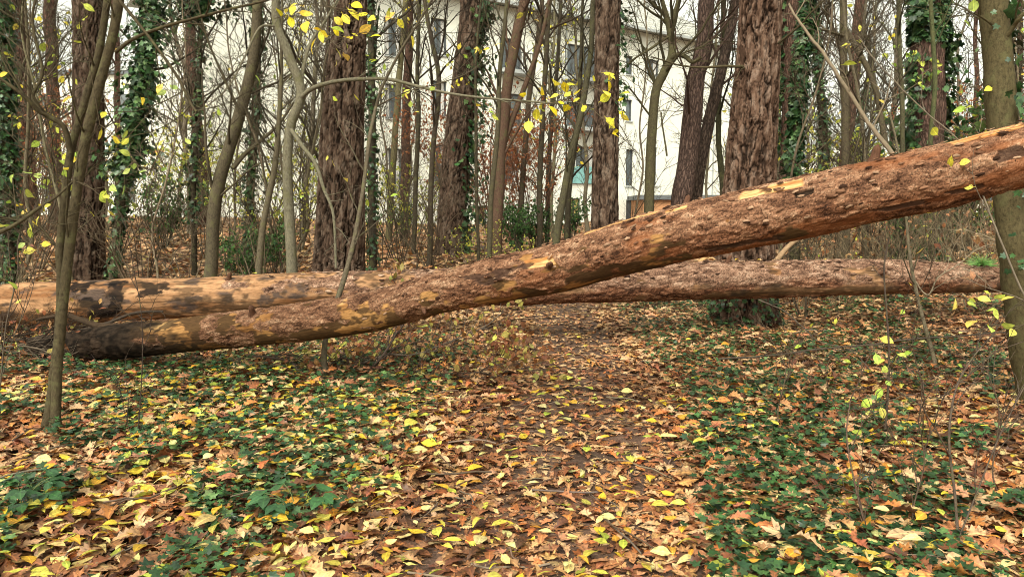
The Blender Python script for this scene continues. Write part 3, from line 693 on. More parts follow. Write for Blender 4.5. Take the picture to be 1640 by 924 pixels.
# ------------------------------------------------------------------ trees
def trunk_tube(g, pts, rad, S, col, step=.12):
    L = np.linalg.norm(np.diff(pts, axis=0), axis=1).sum(); n = max(6, int(L / step))
    p = resample(pts, n); r = np.interp(np.linspace(0, len(pts) - 1, n), np.arange(len(pts)), rad)
    tubes(g, p[None], r[None], S, col); return p, r
def furrow_trunk(pts, rad, tones, seed, step=.016, nang=150, furrow=.03, flare=.25, amp=1., htop=5.6):
    """trunk with real ridged plates"""
    pts = np.asarray(pts, float); L = np.linalg.norm(np.diff(pts, axis=0), axis=1).sum(); n = int(L / step)
    C = resample(pts, n); Rr = np.interp(np.linspace(0, len(pts) - 1, n), np.arange(len(pts)), rad)
    hgt0 = C[:, 2] - C[0, 2]; Rr = Rr * (1 + flare * np.exp(-np.maximum(hgt0, 0) / .30))
    seg = np.concatenate([[0], np.cumsum(np.linalg.norm(np.diff(C, axis=0), axis=1))])
    th = np.arange(nang) * 2 * pi / nang; U = np.repeat(seg, nang); TH = np.tile(th, n); RR = np.repeat(Rr, nang); HH = np.repeat(hgt0, nang)
    q = np.stack([RR * np.cos(TH), RR * np.sin(TH), U], 1)
    wq = q + (np.stack([fbm(q * np.array([6, 6, 3]), 4, seed + 1), fbm(q * np.array([6, 6, 3]), 4, seed + 2), fbm(q * 4, 3, seed + 3)], 1) - .5) * np.array([.17, .17, .40])
    def rid(sx, sz, o, k): return np.abs(fbm(wq * np.array([sx, sx, sz]), o, seed + k) - .5) * 2
    ra = rid(11, 1.7, 4, 40); rb = rid(19, 3.4, 4, 50); rc = rid(13, 15, 3, 60)
    deep = 1 - sstep(.015, .11, ra); mid_f = (1 - sstep(.01, .09, rb)); cross = (1 - sstep(.01, .07, rc)) * .7
    mid = fbm(q * np.array([22, 22, 9]), 4, seed + 30); fine = fbm(q * np.array([70, 70, 35]), 3, seed + 31)
    g1, g2, c2 = cells(wq / np.array([.05, .05, .14]) + 3, seed + 9)
    hh = -furrow * deep - furrow * .5 * mid_f - furrow * .25 * cross + .014 * (mid - .5) + .006 * (fine - .5) + .005 * c2
    hh = hh + (fbm(q * np.array([4, 4, 1.2]), 3, seed + 5) - .5) * .04 + np.cos(TH * 5 + seed) * .06 * np.exp(-np.maximum(HH, 0) / .25)
    pal = np.array(tones); t = np.clip((mid - .5) * 2.6 + .52 + (c2 - .5) * .5, 0, .999) * 3; k = t.astype(int)
    col = mixc(pal[k], pal[np.minimum(k + 1, 3)], t - k) * (1 - .80 * deep)[:, None] * (1 - .55 * mid_f)[:, None] * (1 - .5 * cross)[:, None] * (.75 + .5 * fine)[:, None]
    rr = RR + hh * amp
    V = np.repeat(C, nang, 0) + np.stack([rr * np.cos(TH), rr * np.sin(TH), np.zeros_like(rr)], 1)
    i = np.arange(n - 1)[:, None] * nang; j = np.arange(nang)[None]; j2 = (j + 1) % nang
    g = Geo(); g.add(V, np.stack([i + j, i + j2, i + nang + j2, i + nang + j], -1).reshape(-1, 4), col, q)
    return g, C, Rr
def trunk_points(spec, d, top, lean=None, dtop=None):
    """spec: [(px,py,width_px)...] from base to top of frame, all at distance d; continues upward to height top"""
    d1 = d if dtop is None else dtop; n = len(spec)
    pts = [ground_at(spec[0][0], d)]; pts[0][2] -= .06; rad = [spec[0][2] / F * d * .5]
    for i, (px, py, wd) in enumerate(spec[1:]):
        dd = d + (d1 - d) * (i + 1) / (n - 1); p = at(px, py, dd)
        if p[2] > pts[-1][2] + .1: pts.append(p); rad.append(wd / F * dd * .5)
    pts = np.array(pts); rad = list(rad)
    if pts[-1][2] < top:
        v = norm(pts[-1] - pts[-2]) * .6 + np.array([0, 0, .4]); v = v / v[2]; h0 = pts[-1][2]
        m = 3
        for k in range(1, m + 1):
            pts = np.vstack([pts, pts[-1] + v * (top - h0) / m]); rad.append(rad[-1] * (1 - .22 * k))
    return pts, rad
def twiggery(P, R, S=5, n1=9, L1=1.8, n2=6, n3=5, spread=.9, up=.25, tmin=.25, tmax=.98, rmin=.0025, col=(0.074, 0.056, 0.037), wig=.13, droop=0, KK=(9, 7, 5)):
    """limbs, branchlets and twigs on a trunk polyline"""
    g = Geo(); P0, R0 = P[None], R[None]
    P1, R1 = grow(P0, R0, n1, L1, spread, KK[0], .5, up, wig, tmin, tmax, rmin * 1.8, .3, droop)
    P2, R2 = grow(P1, R1, n2, L1 * .42, .8, KK[1], .6, up * .6, wig * 1.2, .12, 1., rmin * 1.2, .4, droop)
    P3_, R3 = grow(P2, R2, n3, L1 * .20, .75, KK[2], .7, up * .3, wig * 1.3, .1, 1., rmin, .3, droop)
    c = np.asarray(col)
    for (p, r, s) in ((P1, R1, S), (P2, R2, 4), (P3_, R3, 3)):
        if len(p): tubes(g, p, r, s, np.clip(c * rng.uniform(.75, 1.3, (len(p), 1)), 0, 1))
    return g, P1, P2, P3_
def hang_leaves(P, n, size, cols, wts, templ=None, droop=.7):
    N, K, _ = P.shape; g = Geo()
    i = rng.integers(0, N, n); k = rng.integers(max(1, K // 2), K, n); pos = P[i, k] + rng.normal(size=(n, 3)) * .01
    X = rng.normal(size=(n, 3)); X[:, 2] -= droop; Z = rng.normal(size=(n, 3)) * .6; Z[:, 2] += .6; Z[:, 1] -= .35
    place(g, templ or ROUND, pos, X, Z, rng.uniform(size[0], size[1], n), palette(cols, wts, n, .15)); return g
def ivy_on(P, R, n, t0, t1, size, spreadr=.06, dense=None, side=None):
    """ivy leaves clothing a stem between fractions t0 and t1"""
    g = Geo(); K = len(P); f = rng.uniform(t0, t1, n)
    if dense: f = f[rng.random(n) < dense(f)]; n = len(f)
    kf = f * (K - 1); k = np.minimum(kf.astype(int), K - 2); fr = (kf - k)[:, None]
    c = P[k] * (1 - fr) + P[k + 1] * fr; r = R[k]
    a = rng.uniform(0, 2 * pi, n)
    if side is not None: a = side[0] + rng.normal(size=n) * side[1]
    nr = np.stack([np.cos(a), np.sin(a), np.zeros(n)], 1)
    bulge = fbm(np.stack([np.cos(a) * 1.2, np.sin(a) * 1.2, c[:, 2] * 2.2], 1), 3, 77)
    pos = c + nr * (r + .015 + np.abs(rng.normal(size=n)) * spreadr * (.2 + 1.6 * sstep(.3, .8, bulge)))[:, None]
    X = np.stack([rng.normal(size=n) * .7, rng.normal(size=n) * .7, -np.ones(n) * .8], 1) + nr * .35
    Z = nr + np.array([0, 0, .45]) + rng.normal(size=(n, 3)) * .3
    place(g, IVYS, pos, X, Z, rng.uniform(size[0], size[1], n), palette(IVYC, [3, 2.4, 1.6, 1.6], n, .25)); return g
OLIVE = (.085, .068, .038); GREY = (.14, .12, .09); PINK = (.105, .058, .042); DARK = (.042, .034, .022); BROWNB = (.09, .06, .04)
PT = [(.044, .028, .020), (.078, .049, .035), (.110, .073, .053), (.150, .109, .084)]

def tree(name, label, cat, spec, d, top=9., kind='bark', col=OLIVE, twig=None, leaves=None, ivy=None, group=None, limbs=(), dtop=None, tones=PT, seed=1, furrow=.03, fstep=.016, nang=150, flare=.2):
    if kind == 'bark': spec = [(a, b, c * .84) for a, b, c in spec]
    pts, rad = trunk_points(spec, d, top, dtop=dtop)
    if twig: twig = dict(twig, n1=int(twig['n1'] * 1.25), tmax=.85)
    t = thing(name, label, cat, ground_at(spec[0][0], d), group)
    if kind == 'furrow':
        g, C, R = furrow_trunk(pts, rad, tones, seed, fstep, nang, furrow, flare); g.obj('trunk', M_FURROW, t)
    else:
        g = Geo(); n = max(10, int(top / .12)); C = resample(pts, n); R = np.interp(np.linspace(0, len(pts) - 1, n), np.arange(len(pts)), rad)
        hh = C[:, 2] - C[0, 2]; R = R * (1 + flare * np.exp(-np.maximum(hh, 0) / .2))
        S = 24 if d < 9 else (18 if kind == 'pine' else 12)
        C2 = C + np.stack([fbm(P3(hh * 1.3, seed), 3, seed) - .5, fbm(P3(hh * 1.3, seed + 9), 3, seed) - .5, hh * 0], 1) * R.mean() * .8
        tubes(g, C2[None], (R * (1 + .14 * (fbm(P3(hh * 2.5, seed + 3), 3, seed) - .5)))[None], S, PINK if kind == 'pine' and col == OLIVE else col); C = C2
        g.obj('trunk', M_PINE if kind == 'pine' else M_BARK, t)
    Pall = []
    if limbs:
        for (pl, d0, d1, r0, r1) in limbs:
            g = Geo(); p = resample(poly_px(pl, d0, d1), 8 + 3 * len(pl)); r = np.linspace(r0, r1, len(p))
            p = p + np.cumsum(rng.normal(size=p.shape) * .0015, 0)
            tubes(g, p[None], r[None], 9, col)
            P2, R2 = grow(p[None], r[None], 6, .6, .8, 6, .6, .15, .13, .3, 1., .0025, .3)
            P3_, R3 = grow(P2, R2, 3, .3, .8, 4, .7, .1, .15, .2, 1., .002, .3)
            tubes(g, P2, R2, 4, col); tubes(g, P3_, R3, 3, col); Pall.append(P3_)
            g.obj('limb', M_BARK, t)
    if twig:
        tw = dict(twig); tw['col'] = np.array(col) * .7; tw.pop('col0', None)
        g, P1, P2, P3_ = twiggery(C, np.asarray(R), **tw); g.obj('branches', M_TWIG, t); Pall.append(P3_)
    if leaves and Pall:
        n, size = leaves[0], leaves[1]; cols = leaves[2] if len(leaves) > 2 else TREEY; sel = max(Pall, key=len)
        # keep to clusters
        if len(sel) > 60:
            c0 = sel[rng.integers(0, len(sel), 8), 0]; dist = np.min(np.linalg.norm(sel[:, None, 0] - c0[None], axis=-1), 1); sel = sel[np.argsort(dist)[:max(40, len(sel) // 3)]]
        hang_leaves(sel, n, size, cols, [1] * len(cols)).obj('leaves', M_TLEAF, t)
    if ivy:
        for iv in ivy: ivy_on(C, np.asarray(R), *iv[:4], **(iv[4] if len(iv) > 4 else {})).obj('ivy', M_IVY, t)
    return t, C, R

TW = dict(n1=9, L1=1.8, n2=6, n3=5)
# the big furrowed pines
tree('pine_tree', 'thick pine with deep dark ridges standing behind the logs left of the path', 'tree', [(541, 480, 92), (544, 400, 80), (549, 200, 66), (558, 60, 54), (562, 0, 50)], 10.8, 8.5, 'furrow', seed=3, furrow=.042, nang=190, fstep=.014)
tree('pine_tree', 'thickest reddish pine right of the path, the horizontal log crossing its foot', 'tree', [(1190, 520, 100), (1194, 400, 88), (1200, 300, 80), (1206, 200, 74), (1214, 100, 67), (1218, 0, 64)], 9.6, 8.0, 'furrow', seed=13, tones=[(.055, .031, .021), (.095, .055, .038), (.130, .079, .056), (.175, .118, .09)], nang=190, fstep=.014,
     ivy=[(420, 0, .07, (.03, .06), dict(spreadr=.05))], twig=dict(n1=7, L1=1.6, n2=4, n3=4, spread=1.3, up=0., tmin=.30, tmax=.5, col=(0.124, 0.105, 0.074)))
tree('pine_tree', 'straight brown pine rising behind the slanting log, ivy tuft at its top', 'tree', [(969, 470, 46), (969, 300, 41), (971, 150, 40), (974, 0, 38)], 14, 9, 'furrow', seed=23, nang=110, fstep=.02, furrow=.022, ivy=[(500, .545, .60, (.06, .12), dict(spreadr=.22)), (130, .30, .6, (.06, .10), dict(side=(0., .5), spreadr=.10))],)
tree('pine_tree', 'leaning dark pine left of the building gap with ivy down its right side', 'tree', [(722, 410, 46), (727, 300, 44), (738, 180, 42), (752, 60, 38), (756, 0, 36)], 17, 11, 'furrow', seed=33, nang=100, fstep=.025, furrow=.025, ivy=[(1100, 0, .56, (.06, .12), dict(side=(0.1, .6), spreadr=.14))], leaves=None)
tree('pine_tree', 'straight plated pine standing behind the twin-stemmed sapling', 'tree', [(142, 460, 48), (142, 300, 45), (142, 120, 44), (141, 0, 44)], 13, 9, 'furrow', seed=43, nang=110, fstep=.02, furrow=.025)
tree('pine_tree', 'bare rust-brown pine left of the plated one, nearer the picture edge', 'tree', [(38, 430, 38), (37, 250, 35), (30, 100, 32), (26, 0, 30)], 20, 12, 'pine', seed=5)
tree('pine_tree', 'thin far pine between two pines at the left', 'tree', [(92, 410, 22), (86, 200, 19), (80, 0, 17)], 23, 13, 'pine', seed=6)
tree('pine_tree', 'slanting smooth brown pine in front of the pale facade', 'tree', [(1080, 400, 36), (1093, 320, 33), (1108, 200, 30), (1124, 80, 26), (1133, 0, 24)], 16, 11, 'pine', seed=8, twig=dict(n1=9, L1=2.2, n2=7, n3=5, tmin=.2, tmax=.8, up=.05), col=(0.099, 0.062, 0.050))
tree('pine_tree', 'slimmer slanting trunk right beside the slanting brown pine', 'tree', [(1106, 400, 22), (1116, 310, 20), (1130, 220, 19), (1155, 110, 17), (1172, 30, 15)], 17, 11, 'pine', seed=9, col=(0.087, 0.059, 0.046), twig=dict(n1=10, L1=2.2, n2=6, n3=4, tmin=.3, tmax=.8))
tree('pine_tree', 'rust brown pine hidden behind the thickest pine and ivy-clad stem', 'tree', [(1262, 440, 32), (1264, 280, 29), (1266, 100, 27), (1266, 0, 25)], 16, 10, 'pine', seed=10, ivy=[(260, .15, .6, (.07, .12), dict(side=(3.0, .4), spreadr=.1))])
tree('ivy_clad_pine', 'broad pine wrapped in ivy with a bare reddish strip midway, at the right', 'tree', [(1472, 470, 58), (1474, 300, 54), (1482, 150, 50), (1490, 0, 46)], 14, 9.5, 'pine', seed=11, col=(0.118, 0.068, 0.053),
     ivy=[(2600, .42, .66, (.07, .12), dict(spreadr=.09)), (1000, .05, .42, (.06, .11), dict(side=(.1, .45), spreadr=.10)), (700, .05, .40, (.06, .11), dict(side=(3.3, .4), spreadr=.10)), (1500, 0, .20, (.06, .11), dict(spreadr=.15))], leaves=None)
# ivy clad stems
tree('ivy_clad_tree', 'ivy-covered trunk cut by the left edge of the view', 'tree', [(14, 450, 34), (8, 250, 30), (0, 100, 28), (-8, 0, 28)], 12, 8, 'bark', col=DARK, ivy=[(4200, 0, .62, (.04, .075), dict(spreadr=.05))], twig=dict(n1=10, L1=1.5, n2=5, n3=4))
tree('ivy_clad_tree', 'slanting stem carrying a thick ivy mass left of the deeply ridged pine', 'tree', [(178, 455, 16), (190, 360, 15), (208, 250, 15), (228, 120, 13), (240, 0, 12)], 12, 7, 'bark', col=(0.068, 0.056, 0.037), ivy=[(3000, .24, .57, (.045, .085), dict(spreadr=.15)), (500, .03, .30, (.04, .08), dict(spreadr=.05))], twig=dict(n1=10, L1=1.7, n2=5, n3=4, tmin=.3))
tree('ivy_clad_tree', 'thin stem with a dark ivy bush among its upper twigs', 'tree', [(312, 430, 11), (310, 300, 10), (318, 150, 9), (322, 0, 8)], 14, 8, 'bark', col=DARK, ivy=[(1500, .46, .58, (.05, .09), dict(spreadr=.34)), (450, .10, .5, (.05, .08), dict(spreadr=.04))], twig=dict(n1=12, L1=1.7, n2=5, n3=5, tmin=.2))
tree('ivy_clad_tree', 'column of blue-green ivy on a trunk right of the thickest pine', 'tree', [(1272, 430, 20), (1272, 280, 19), (1280, 130, 18), (1292, 0, 17)], 12, 8, 'bark', col=DARK, ivy=[(2000, .14, .75, (.06, .11), dict(spreadr=.035))], twig=dict(n1=7, L1=1.6, n2=5, n3=4, tmin=.4))
tree('ivy_clad_tree', 'slim dark ivy-speckled trunk just right of the deeply ridged pine', 'tree', [(597, 455, 16), (596, 300, 15), (595, 150, 13), (594, 0, 12)], 12.5, 8, 'bark', col=(0.053, 0.043, 0.031), ivy=[(750, .02, .7, (.04, .075), dict(spreadr=.04))], twig=dict(n1=8, L1=1.6, n2=5, n3=4, tmin=.3), leaves=(15, (.06, .09)))
tree('ivy_clad_tree', 'dark ivy-draped trunk further off between the ivy column and a smooth stem', 'tree', [(1325, 430, 18), (1320, 230, 16), (1305, 50, 14), (1300, 0, 12)], 18, 10, 'bark', col=DARK, ivy=[(700, .05, .45, (.06, .10), dict(spreadr=.05))], twig=dict(n1=10, L1=2, n2=6, n3=4))
tree('ivy_clad_tree', 'slender ivy-dark stem behind the smooth grey forked tree', 'tree', [(398, 430, 18), (402, 300, 16), (410, 150, 15), (412, 0, 14)], 15, 9, 'bark', col=DARK, ivy=[(900, .05, .6, (.05, .09), dict(spreadr=.06))], twig=dict(n1=9, L1=1.8, n2=5, n3=4))
# smaller broadleaf trees
tree('forked_tree', 'smooth grey-olive tree with a kinked trunk left of the deeply ridged pine', 'tree', [(472, 470, 23), (466, 380, 20), (461, 260, 18), (466, 200, 18), (482, 150, 19), (462, 90, 17), (444, 45, 15), (441, 10, 15), (446, -30, 14)], 9.8, 6.5, 'bark', col=(0.136, 0.121, 0.084), seed=15,
     limbs=[([(484, 155), (500, 142), (525, 133), (560, 128), (620, 127), (680, 142), (740, 153), (820, 160), (905, 166)], 9.7, 8.8, .032, .010), ([(482, 142), (486, 110), (497, 70), (520, 35), (545, -10)], 9.8, 10.4, .03, .014),
            ([(466, 208), (485, 235), (505, 262), (520, 305), (534, 345), (538, 430)], 9.7, 9.3, .03, .015), ([(440, 42), (415, 45), (392, 90), (372, 130), (345, 160), (300, 190)], 9.6, 9., .016, .005)], leaves=(18, (.06, .09)))
tree('broadleaf_tree', 'olive leaning tree that splits into crossing limbs, left half of the woods', 'tree', [(332, 462, 26), (340, 380, 24), (352, 290, 23), (378, 200, 22), (402, 110, 20), (412, 0, 17)], 10.3, 7, 'bark', col=(0.077, 0.062, 0.040), seed=16,
     limbs=[([(372, 270), (395, 245), (425, 220), (450, 195), (470, 165)], 10.3, 10.8, .035, .014), ([(345, 320), (380, 290), (410, 265), (445, 255)], 10.3, 9.8, .016, .005), ([(385, 180), (360, 130), (330, 60), (315, 0)], 10.2, 9.7, .02, .01)], twig=dict(n1=9, L1=1.6, n2=6, n3=5, tmin=.2), leaves=(25, (.05, .08)))
tree('broadleaf_tree', 'thin olive stem slanting right in front of the smooth grey kinked tree', 'tree', [(408, 455, 13), (418, 390, 12), (430, 320, 12), (440, 270, 11), (446, 200, 9), (450, 120, 7)], 10., 5, 'bark', col=(0.099, 0.081, 0.053), twig=dict(n1=8, L1=1.2, n2=5, n3=4))
tree('broadleaf_tree', 'moss-stained crooked tree forking high in front of the pale facade', 'tree', [(1038, 440, 22), (1040, 340, 19), (1043, 220, 18), (1050, 150, 17), (1064, 115, 16), (1076, 88, 15), (1073, 50, 14), (1062, 10, 9), (1055, -20, 8)], 15, 8, 'bark', col=(0.074, 0.062, 0.034), seed=17,
     limbs=[([(1072, 95), (1085, 88), (1098, 92), (1108, 100), (1122, 92)], 15, 14.6, .06, .03), ([(1074, 50), (1080, 30), (1088, 0), (1092, -30)], 15, 15.3, .07, .04), ([(1070, 60), (1040, 80), (1015, 95), (990, 120)], 15, 14.5, .03, .01), ([(1045, 190), (1025, 165), (1010, 145), (990, 130)], 15, 14.5, .022, .008), ([(1068, 250), (1062, 205), (1060, 180)], 15, 15, .02, .01)], twig=dict(n1=13, L1=2.2, n2=7, n3=6, tmin=.25, tmax=.9))
tree('broadleaf_tree', 'rusty leaning tree with a forked fan of limbs beside the russet twigs', 'tree', [(795, 420, 22), (797, 330, 20), (802, 240, 19), (815, 130, 19), (832, 40, 19), (840, 0, 18)], 16, 9, 'bark', col=(0.105, 0.062, 0.043), seed=18,
     limbs=[([(803, 240), (825, 180), (850, 115), (868, 60), (880, 0)], 16, 16.5, .07, .035), ([(806, 250), (840, 190), (870, 150)], 16, 15.5, .03, .01)], twig=dict(n1=10, L1=2.2, n2=6, n3=5, tmin=.3))
tree('broadleaf_tree', 'slender olive tree curving right beside the lit glass balcony', 'tree', [(888, 430, 16), (893, 370, 15), (905, 300, 14), (918, 235, 13), (932, 170, 12), (945, 90, 10), (950, 0, 9)], 15.5, 9, 'bark', col=(0.074, 0.065, 0.040), seed=19, twig=dict(n1=10, L1=2., n2=6, n3=5))
tree('broadleaf_tree', 'dark stub-footed thin stem just right of the slender curving olive tree', 'tree', [(908, 430, 12), (908, 360, 11), (914, 290, 9), (925, 200, 8), (930, 100, 7)], 17, 8, 'bark', col=DARK, twig=dict(n1=8, L1=1.8, n2=6, n3=4))
tree('broadleaf_tree', 'thin trunk of the row before the facade, nearest the russet twigs', 'tree', [(832, 420, 12), (838, 280, 10), (848, 150, 10), (862, 60, 9), (868, 0, 8)], 19, 10, 'bark', col=(0.087, 0.062, 0.043), twig=dict(n1=10, L1=2.4, n2=6, n3=5))
tree('broadleaf_tree', 'straight dark thin trunk in the middle of the row before the facade', 'tree', [(864, 420, 11), (866, 250, 10), (874, 100, 9), (880, 0, 8)], 18, 10, 'bark', col=(0.068, 0.053, 0.037), twig=dict(n1=10, L1=2.2, n2=6, n3=5))
tree('broadleaf_tree', 'wavering thin trunk of the row before the facade, beside the olive curved one', 'tree', [(876, 410, 9), (878, 300, 9), (882, 200, 8), (893, 100, 7), (898, 0, 6)], 20, 10, 'bark', col=(0.062, 0.050, 0.037), twig=dict(n1=9, L1=2.2, n2=6, n3=5))
tree('broadleaf_tree', 'olive thin stem left of the rusty leaning tree', 'tree', [(782, 415, 10), (786, 330, 10), (796, 220, 9), (800, 120, 8), (812, 0, 7)], 14, 8, 'bark', col=(0.081, 0.068, 0.043), twig=dict(n1=9, L1=1.8, n2=6, n3=5))
tree('broadleaf_tree', 'wire-thin dark stem between the ivy-sided pine and the rusty leaning tree', 'tree', [(768, 420, 6), (764, 330, 6), (762, 200, 6), (762, 100, 5), (770, 0, 5)], 13, 8, 'bark', col=DARK, twig=dict(n1=8, L1=1.6, n2=5, n3=4), leaves=(40, (.07, .10)))
tree('broadleaf_tree', 'dark pole-like stem left of the ivy-sided pine', 'tree', [(662, 410, 9), (666, 300, 9), (670, 180, 8), (668, 110, 7), (672, 0, 7)], 17, 10, 'bark', col=DARK, twig=dict(n1=10, L1=2., n2=6, n3=5))
tree('broadleaf_tree', 'dark bowed stem close against the ivy-sided pine', 'tree', [(688, 420, 11), (690, 330, 10), (694, 230, 9), (703, 130, 9), (690, 60, 8), (680, 0, 7)], 15, 9, 'bark', col=(0.056, 0.043, 0.031), twig=dict(n1=10, L1=2., n2=6, n3=5))
tree('pine_tree', 'pinkish far pine right of the broken-topped sapling', 'tree', [(649, 400, 15), (650, 200, 14), (655, 60, 13), (656, 0, 12)], 27, 14, 'pine', twig=dict(n1=9, L1=2.6, n2=6, n3=4, tmin=.2), leaves=(200, (.08, .13)))
tree('broadleaf_tree', 'pale olive far stem between the broken-topped sapling and the pinkish pine', 'tree', [(622, 400, 13), (630, 250, 12), (640, 120, 11), (650, 0, 10)], 25, 12, 'bark', col=(0.124, 0.105, 0.056), twig=dict(n1=10, L1=2.6, n2=6, n3=5), leaves=(200, (.08, .14)))
tree('broadleaf_tree', 'smooth brown upright stem between ivy trunks at the right', 'tree', [(1354, 450, 15), (1355, 270, 14), (1352, 130, 14), (1350, 0, 13)], 14, 9, 'bark', col=(0.099, 0.077, 0.050), limbs=[([(1353, 45), (1385, 100), (1402, 140), (1412, 190), (1420, 235)], 14, 13.6, .05, .05), ([(1356, 60), (1325, 50), (1300, 45)], 14, 13.5, .03, .015)], twig=dict(n1=9, L1=1.8, n2=6, n3=4, tmin=.3), leaves=(50, (.07, .1)))
tree('broadleaf_tree', 'narrow ivy-tinged stem left of the thick ivy-wrapped pine', 'tree', [(1443, 440, 9), (1446, 250, 8), (1442, 100, 8), (1438, 0, 7)], 13, 8, 'bark', col=(0.081, 0.074, 0.043), twig=dict(n1=8, L1=1.5, n2=5, n3=4), leaves=(90, (.07, .1)))
tree('broadleaf_tree', 'thin greenish stem crossing in front of the thick ivy-wrapped pine', 'tree', [(1492, 440, 9), (1490, 250, 8), (1497, 120, 8), (1490, 0, 7)], 12.3, 7.5, 'bark', col=(0.074, 0.081, 0.037), twig=dict(n1=7, L1=1.3, n2=5, n3=4), leaves=(160, (.07, .11), [(.40, .52, .09), (.30, .44, .08), (.55, .58, .10)]))
tree('broadleaf_tree', 'dark mossy slim trunk right beside the thickest pine, seen before the brick house', 'tree', [(1156, 420, 14), (1158, 300, 12), (1150, 210, 10), (1155, 100, 9), (1160, 0, 8)], 18, 10, 'bark', col=(0.050, 0.046, 0.025), twig=dict(n1=10, L1=2., n2=6, n3=5, tmin=.25))

# the nearest saplings
def fg_tree(name, label, cat, base, stems, col, leaves=None, twigs=(7, .8, 4, 3), tmat=None, leafcols=None, ivy=None):
    t = thing(name, label, cat, base); Pl = []
    for si, (pl, d0, d1, r0, r1, part) in enumerate(stems):
        g = Geo(); p = poly_px(pl, d0, d1)
        if part == 'trunk': p[0] = np.array([p[0][0], p[0][1], H(p[0][0], p[0][1]) - .05])
        n = 10 + 7 * len(pl); p = resample(p, n); r = np.linspace(r0, r1, n) * (1 + .12 * (fbm(P3(np.arange(n) * .35, si * 7), 3, 5) - .5) * 2)
        if part == 'trunk': r[:6] *= np.linspace(1.75, 1, 6)
        r = r * (.86 if r0 < .05 else 1); tubes(g, p[None], r[None], 14 if r0 > .02 else 7, np.array(col) * rng.uniform(.9, 1.1))
        if twigs:
            P2, R2 = grow(p[None], r[None], twigs[0], twigs[1], .75, 7, .5, .15, .12, .35, 1., .0028, .3)
            P3_, R3 = grow(P2, R2, twigs[2], twigs[1] * .45, .75, 5, .65, .1, .14, .2, 1., .0021, .3)
            tubes(g, P2, R2, 5, np.array(col) * .9); tubes(g, P3_, R3, 4, np.array(col) * .9); Pl.append(P3_)
        g.obj(part, tmat or M_BARK, t)
    if leaves and Pl:
        P = np.concatenate(Pl); hang_leaves(P, leaves[0], leaves[1], leafcols or TREEY, [1] * len(leafcols or TREEY)).obj('leaves', M_TLEAF, t)
    return t
BK = (.062, .048, .027)
fg_tree('sapling', 'twin-stemmed olive sapling in the left foreground, in front of both logs', 'tree', ground_at(80, 4.75), [
    ([(74, 705), (84, 620), (94, 540), (98, 460), (96, 400), (104, 320), (113, 245), (135, 165), (158, 85), (172, 0), (180, -60)], 4.75, 5.0, .034, .024, 'trunk'),
    ([(88, 700), (90, 640), (94, 560), (103, 470), (112, 390), (124, 300), (138, 220), (158, 140), (180, 60), (190, 0), (196, -70)], 4.72, 4.9, .036, .034, 'trunk'),
    ([(113, 245), (103, 205), (80, 188), (62, 178), (45, 160), (20, 140), (-30, 105)], 4.85, 4.6, .022, .010, 'limb'),
    ([(82, 190), (56, 165), (54, 150), (66, 125), (66, 100), (56, 60), (52, 25), (60, -10)], 4.8, 4.9, .013, .009, 'limb'),
    ([(185, 84), (215, 62), (260, 44), (310, 30), (360, 17), (430, 0), (480, -20)], 4.85, 4.5, .014, .007, 'limb'),
    ([(190, 0), (215, 30), (250, 75), (285, 125), (305, 165), (315, 180)], 4.8, 4.6, .012, .009, 'limb'),
    ([(118, 290), (90, 315), (60, 335), (20, 362), (-40, 390)], 4.85, 4.3, .008, .016, 'limb')], BK, (26, (.05, .08)), (6, .55, 4, 3))
fg_tree('sapling', 'slender grey sapling bending right, its tip snapped and crossing the ridged pine', 'tree', ground_at(518, 6.25), [
    ([(518, 600), (522, 540), (550, 450), (568, 380), (582, 300), (592, 220), (602, 172)], 6.25, 7.6, .030, .020, 'trunk'),
    ([(602, 172), (612, 140), (640, 85), (665, 45), (692, 0), (715, -40)], 7.6, 7.5, .019, .010, 'limb'), ([(604, 170), (650, 148), (710, 132), (760, 110), (800, 60)], 7.6, 7.2, .009, .003, 'limb')], (.085, .068, .046), (22, (.05, .085)), (6, .7, 4, 3))
fg_tree('tree', 'lichen-flecked olive tree close by at the right edge, behind the slanting log', 'tree', ground_at(1660, 5.55), [
    ([(1664, 700), (1650, 600), (1634, 480), (1622, 380), (1612, 280), (1604, 180), (1598, 90), (1590, 0), (1585, -90), (1580, -300)], 5.55, 5.6, .112, .092, 'trunk'),
    ([(1600, 75), (1622, 45), (1640, 22), (1700, -30)], 5.55, 5.3, .022, .014, 'limb'), ([(1592, 42), (1572, 28), (1560, 22)], 5.5, 5.4, .010, .006, 'limb')], (.085, .068, .034), (30, (.06, .10)), (5, .6, 4, 3))
tr_ = COL.objects[-1]
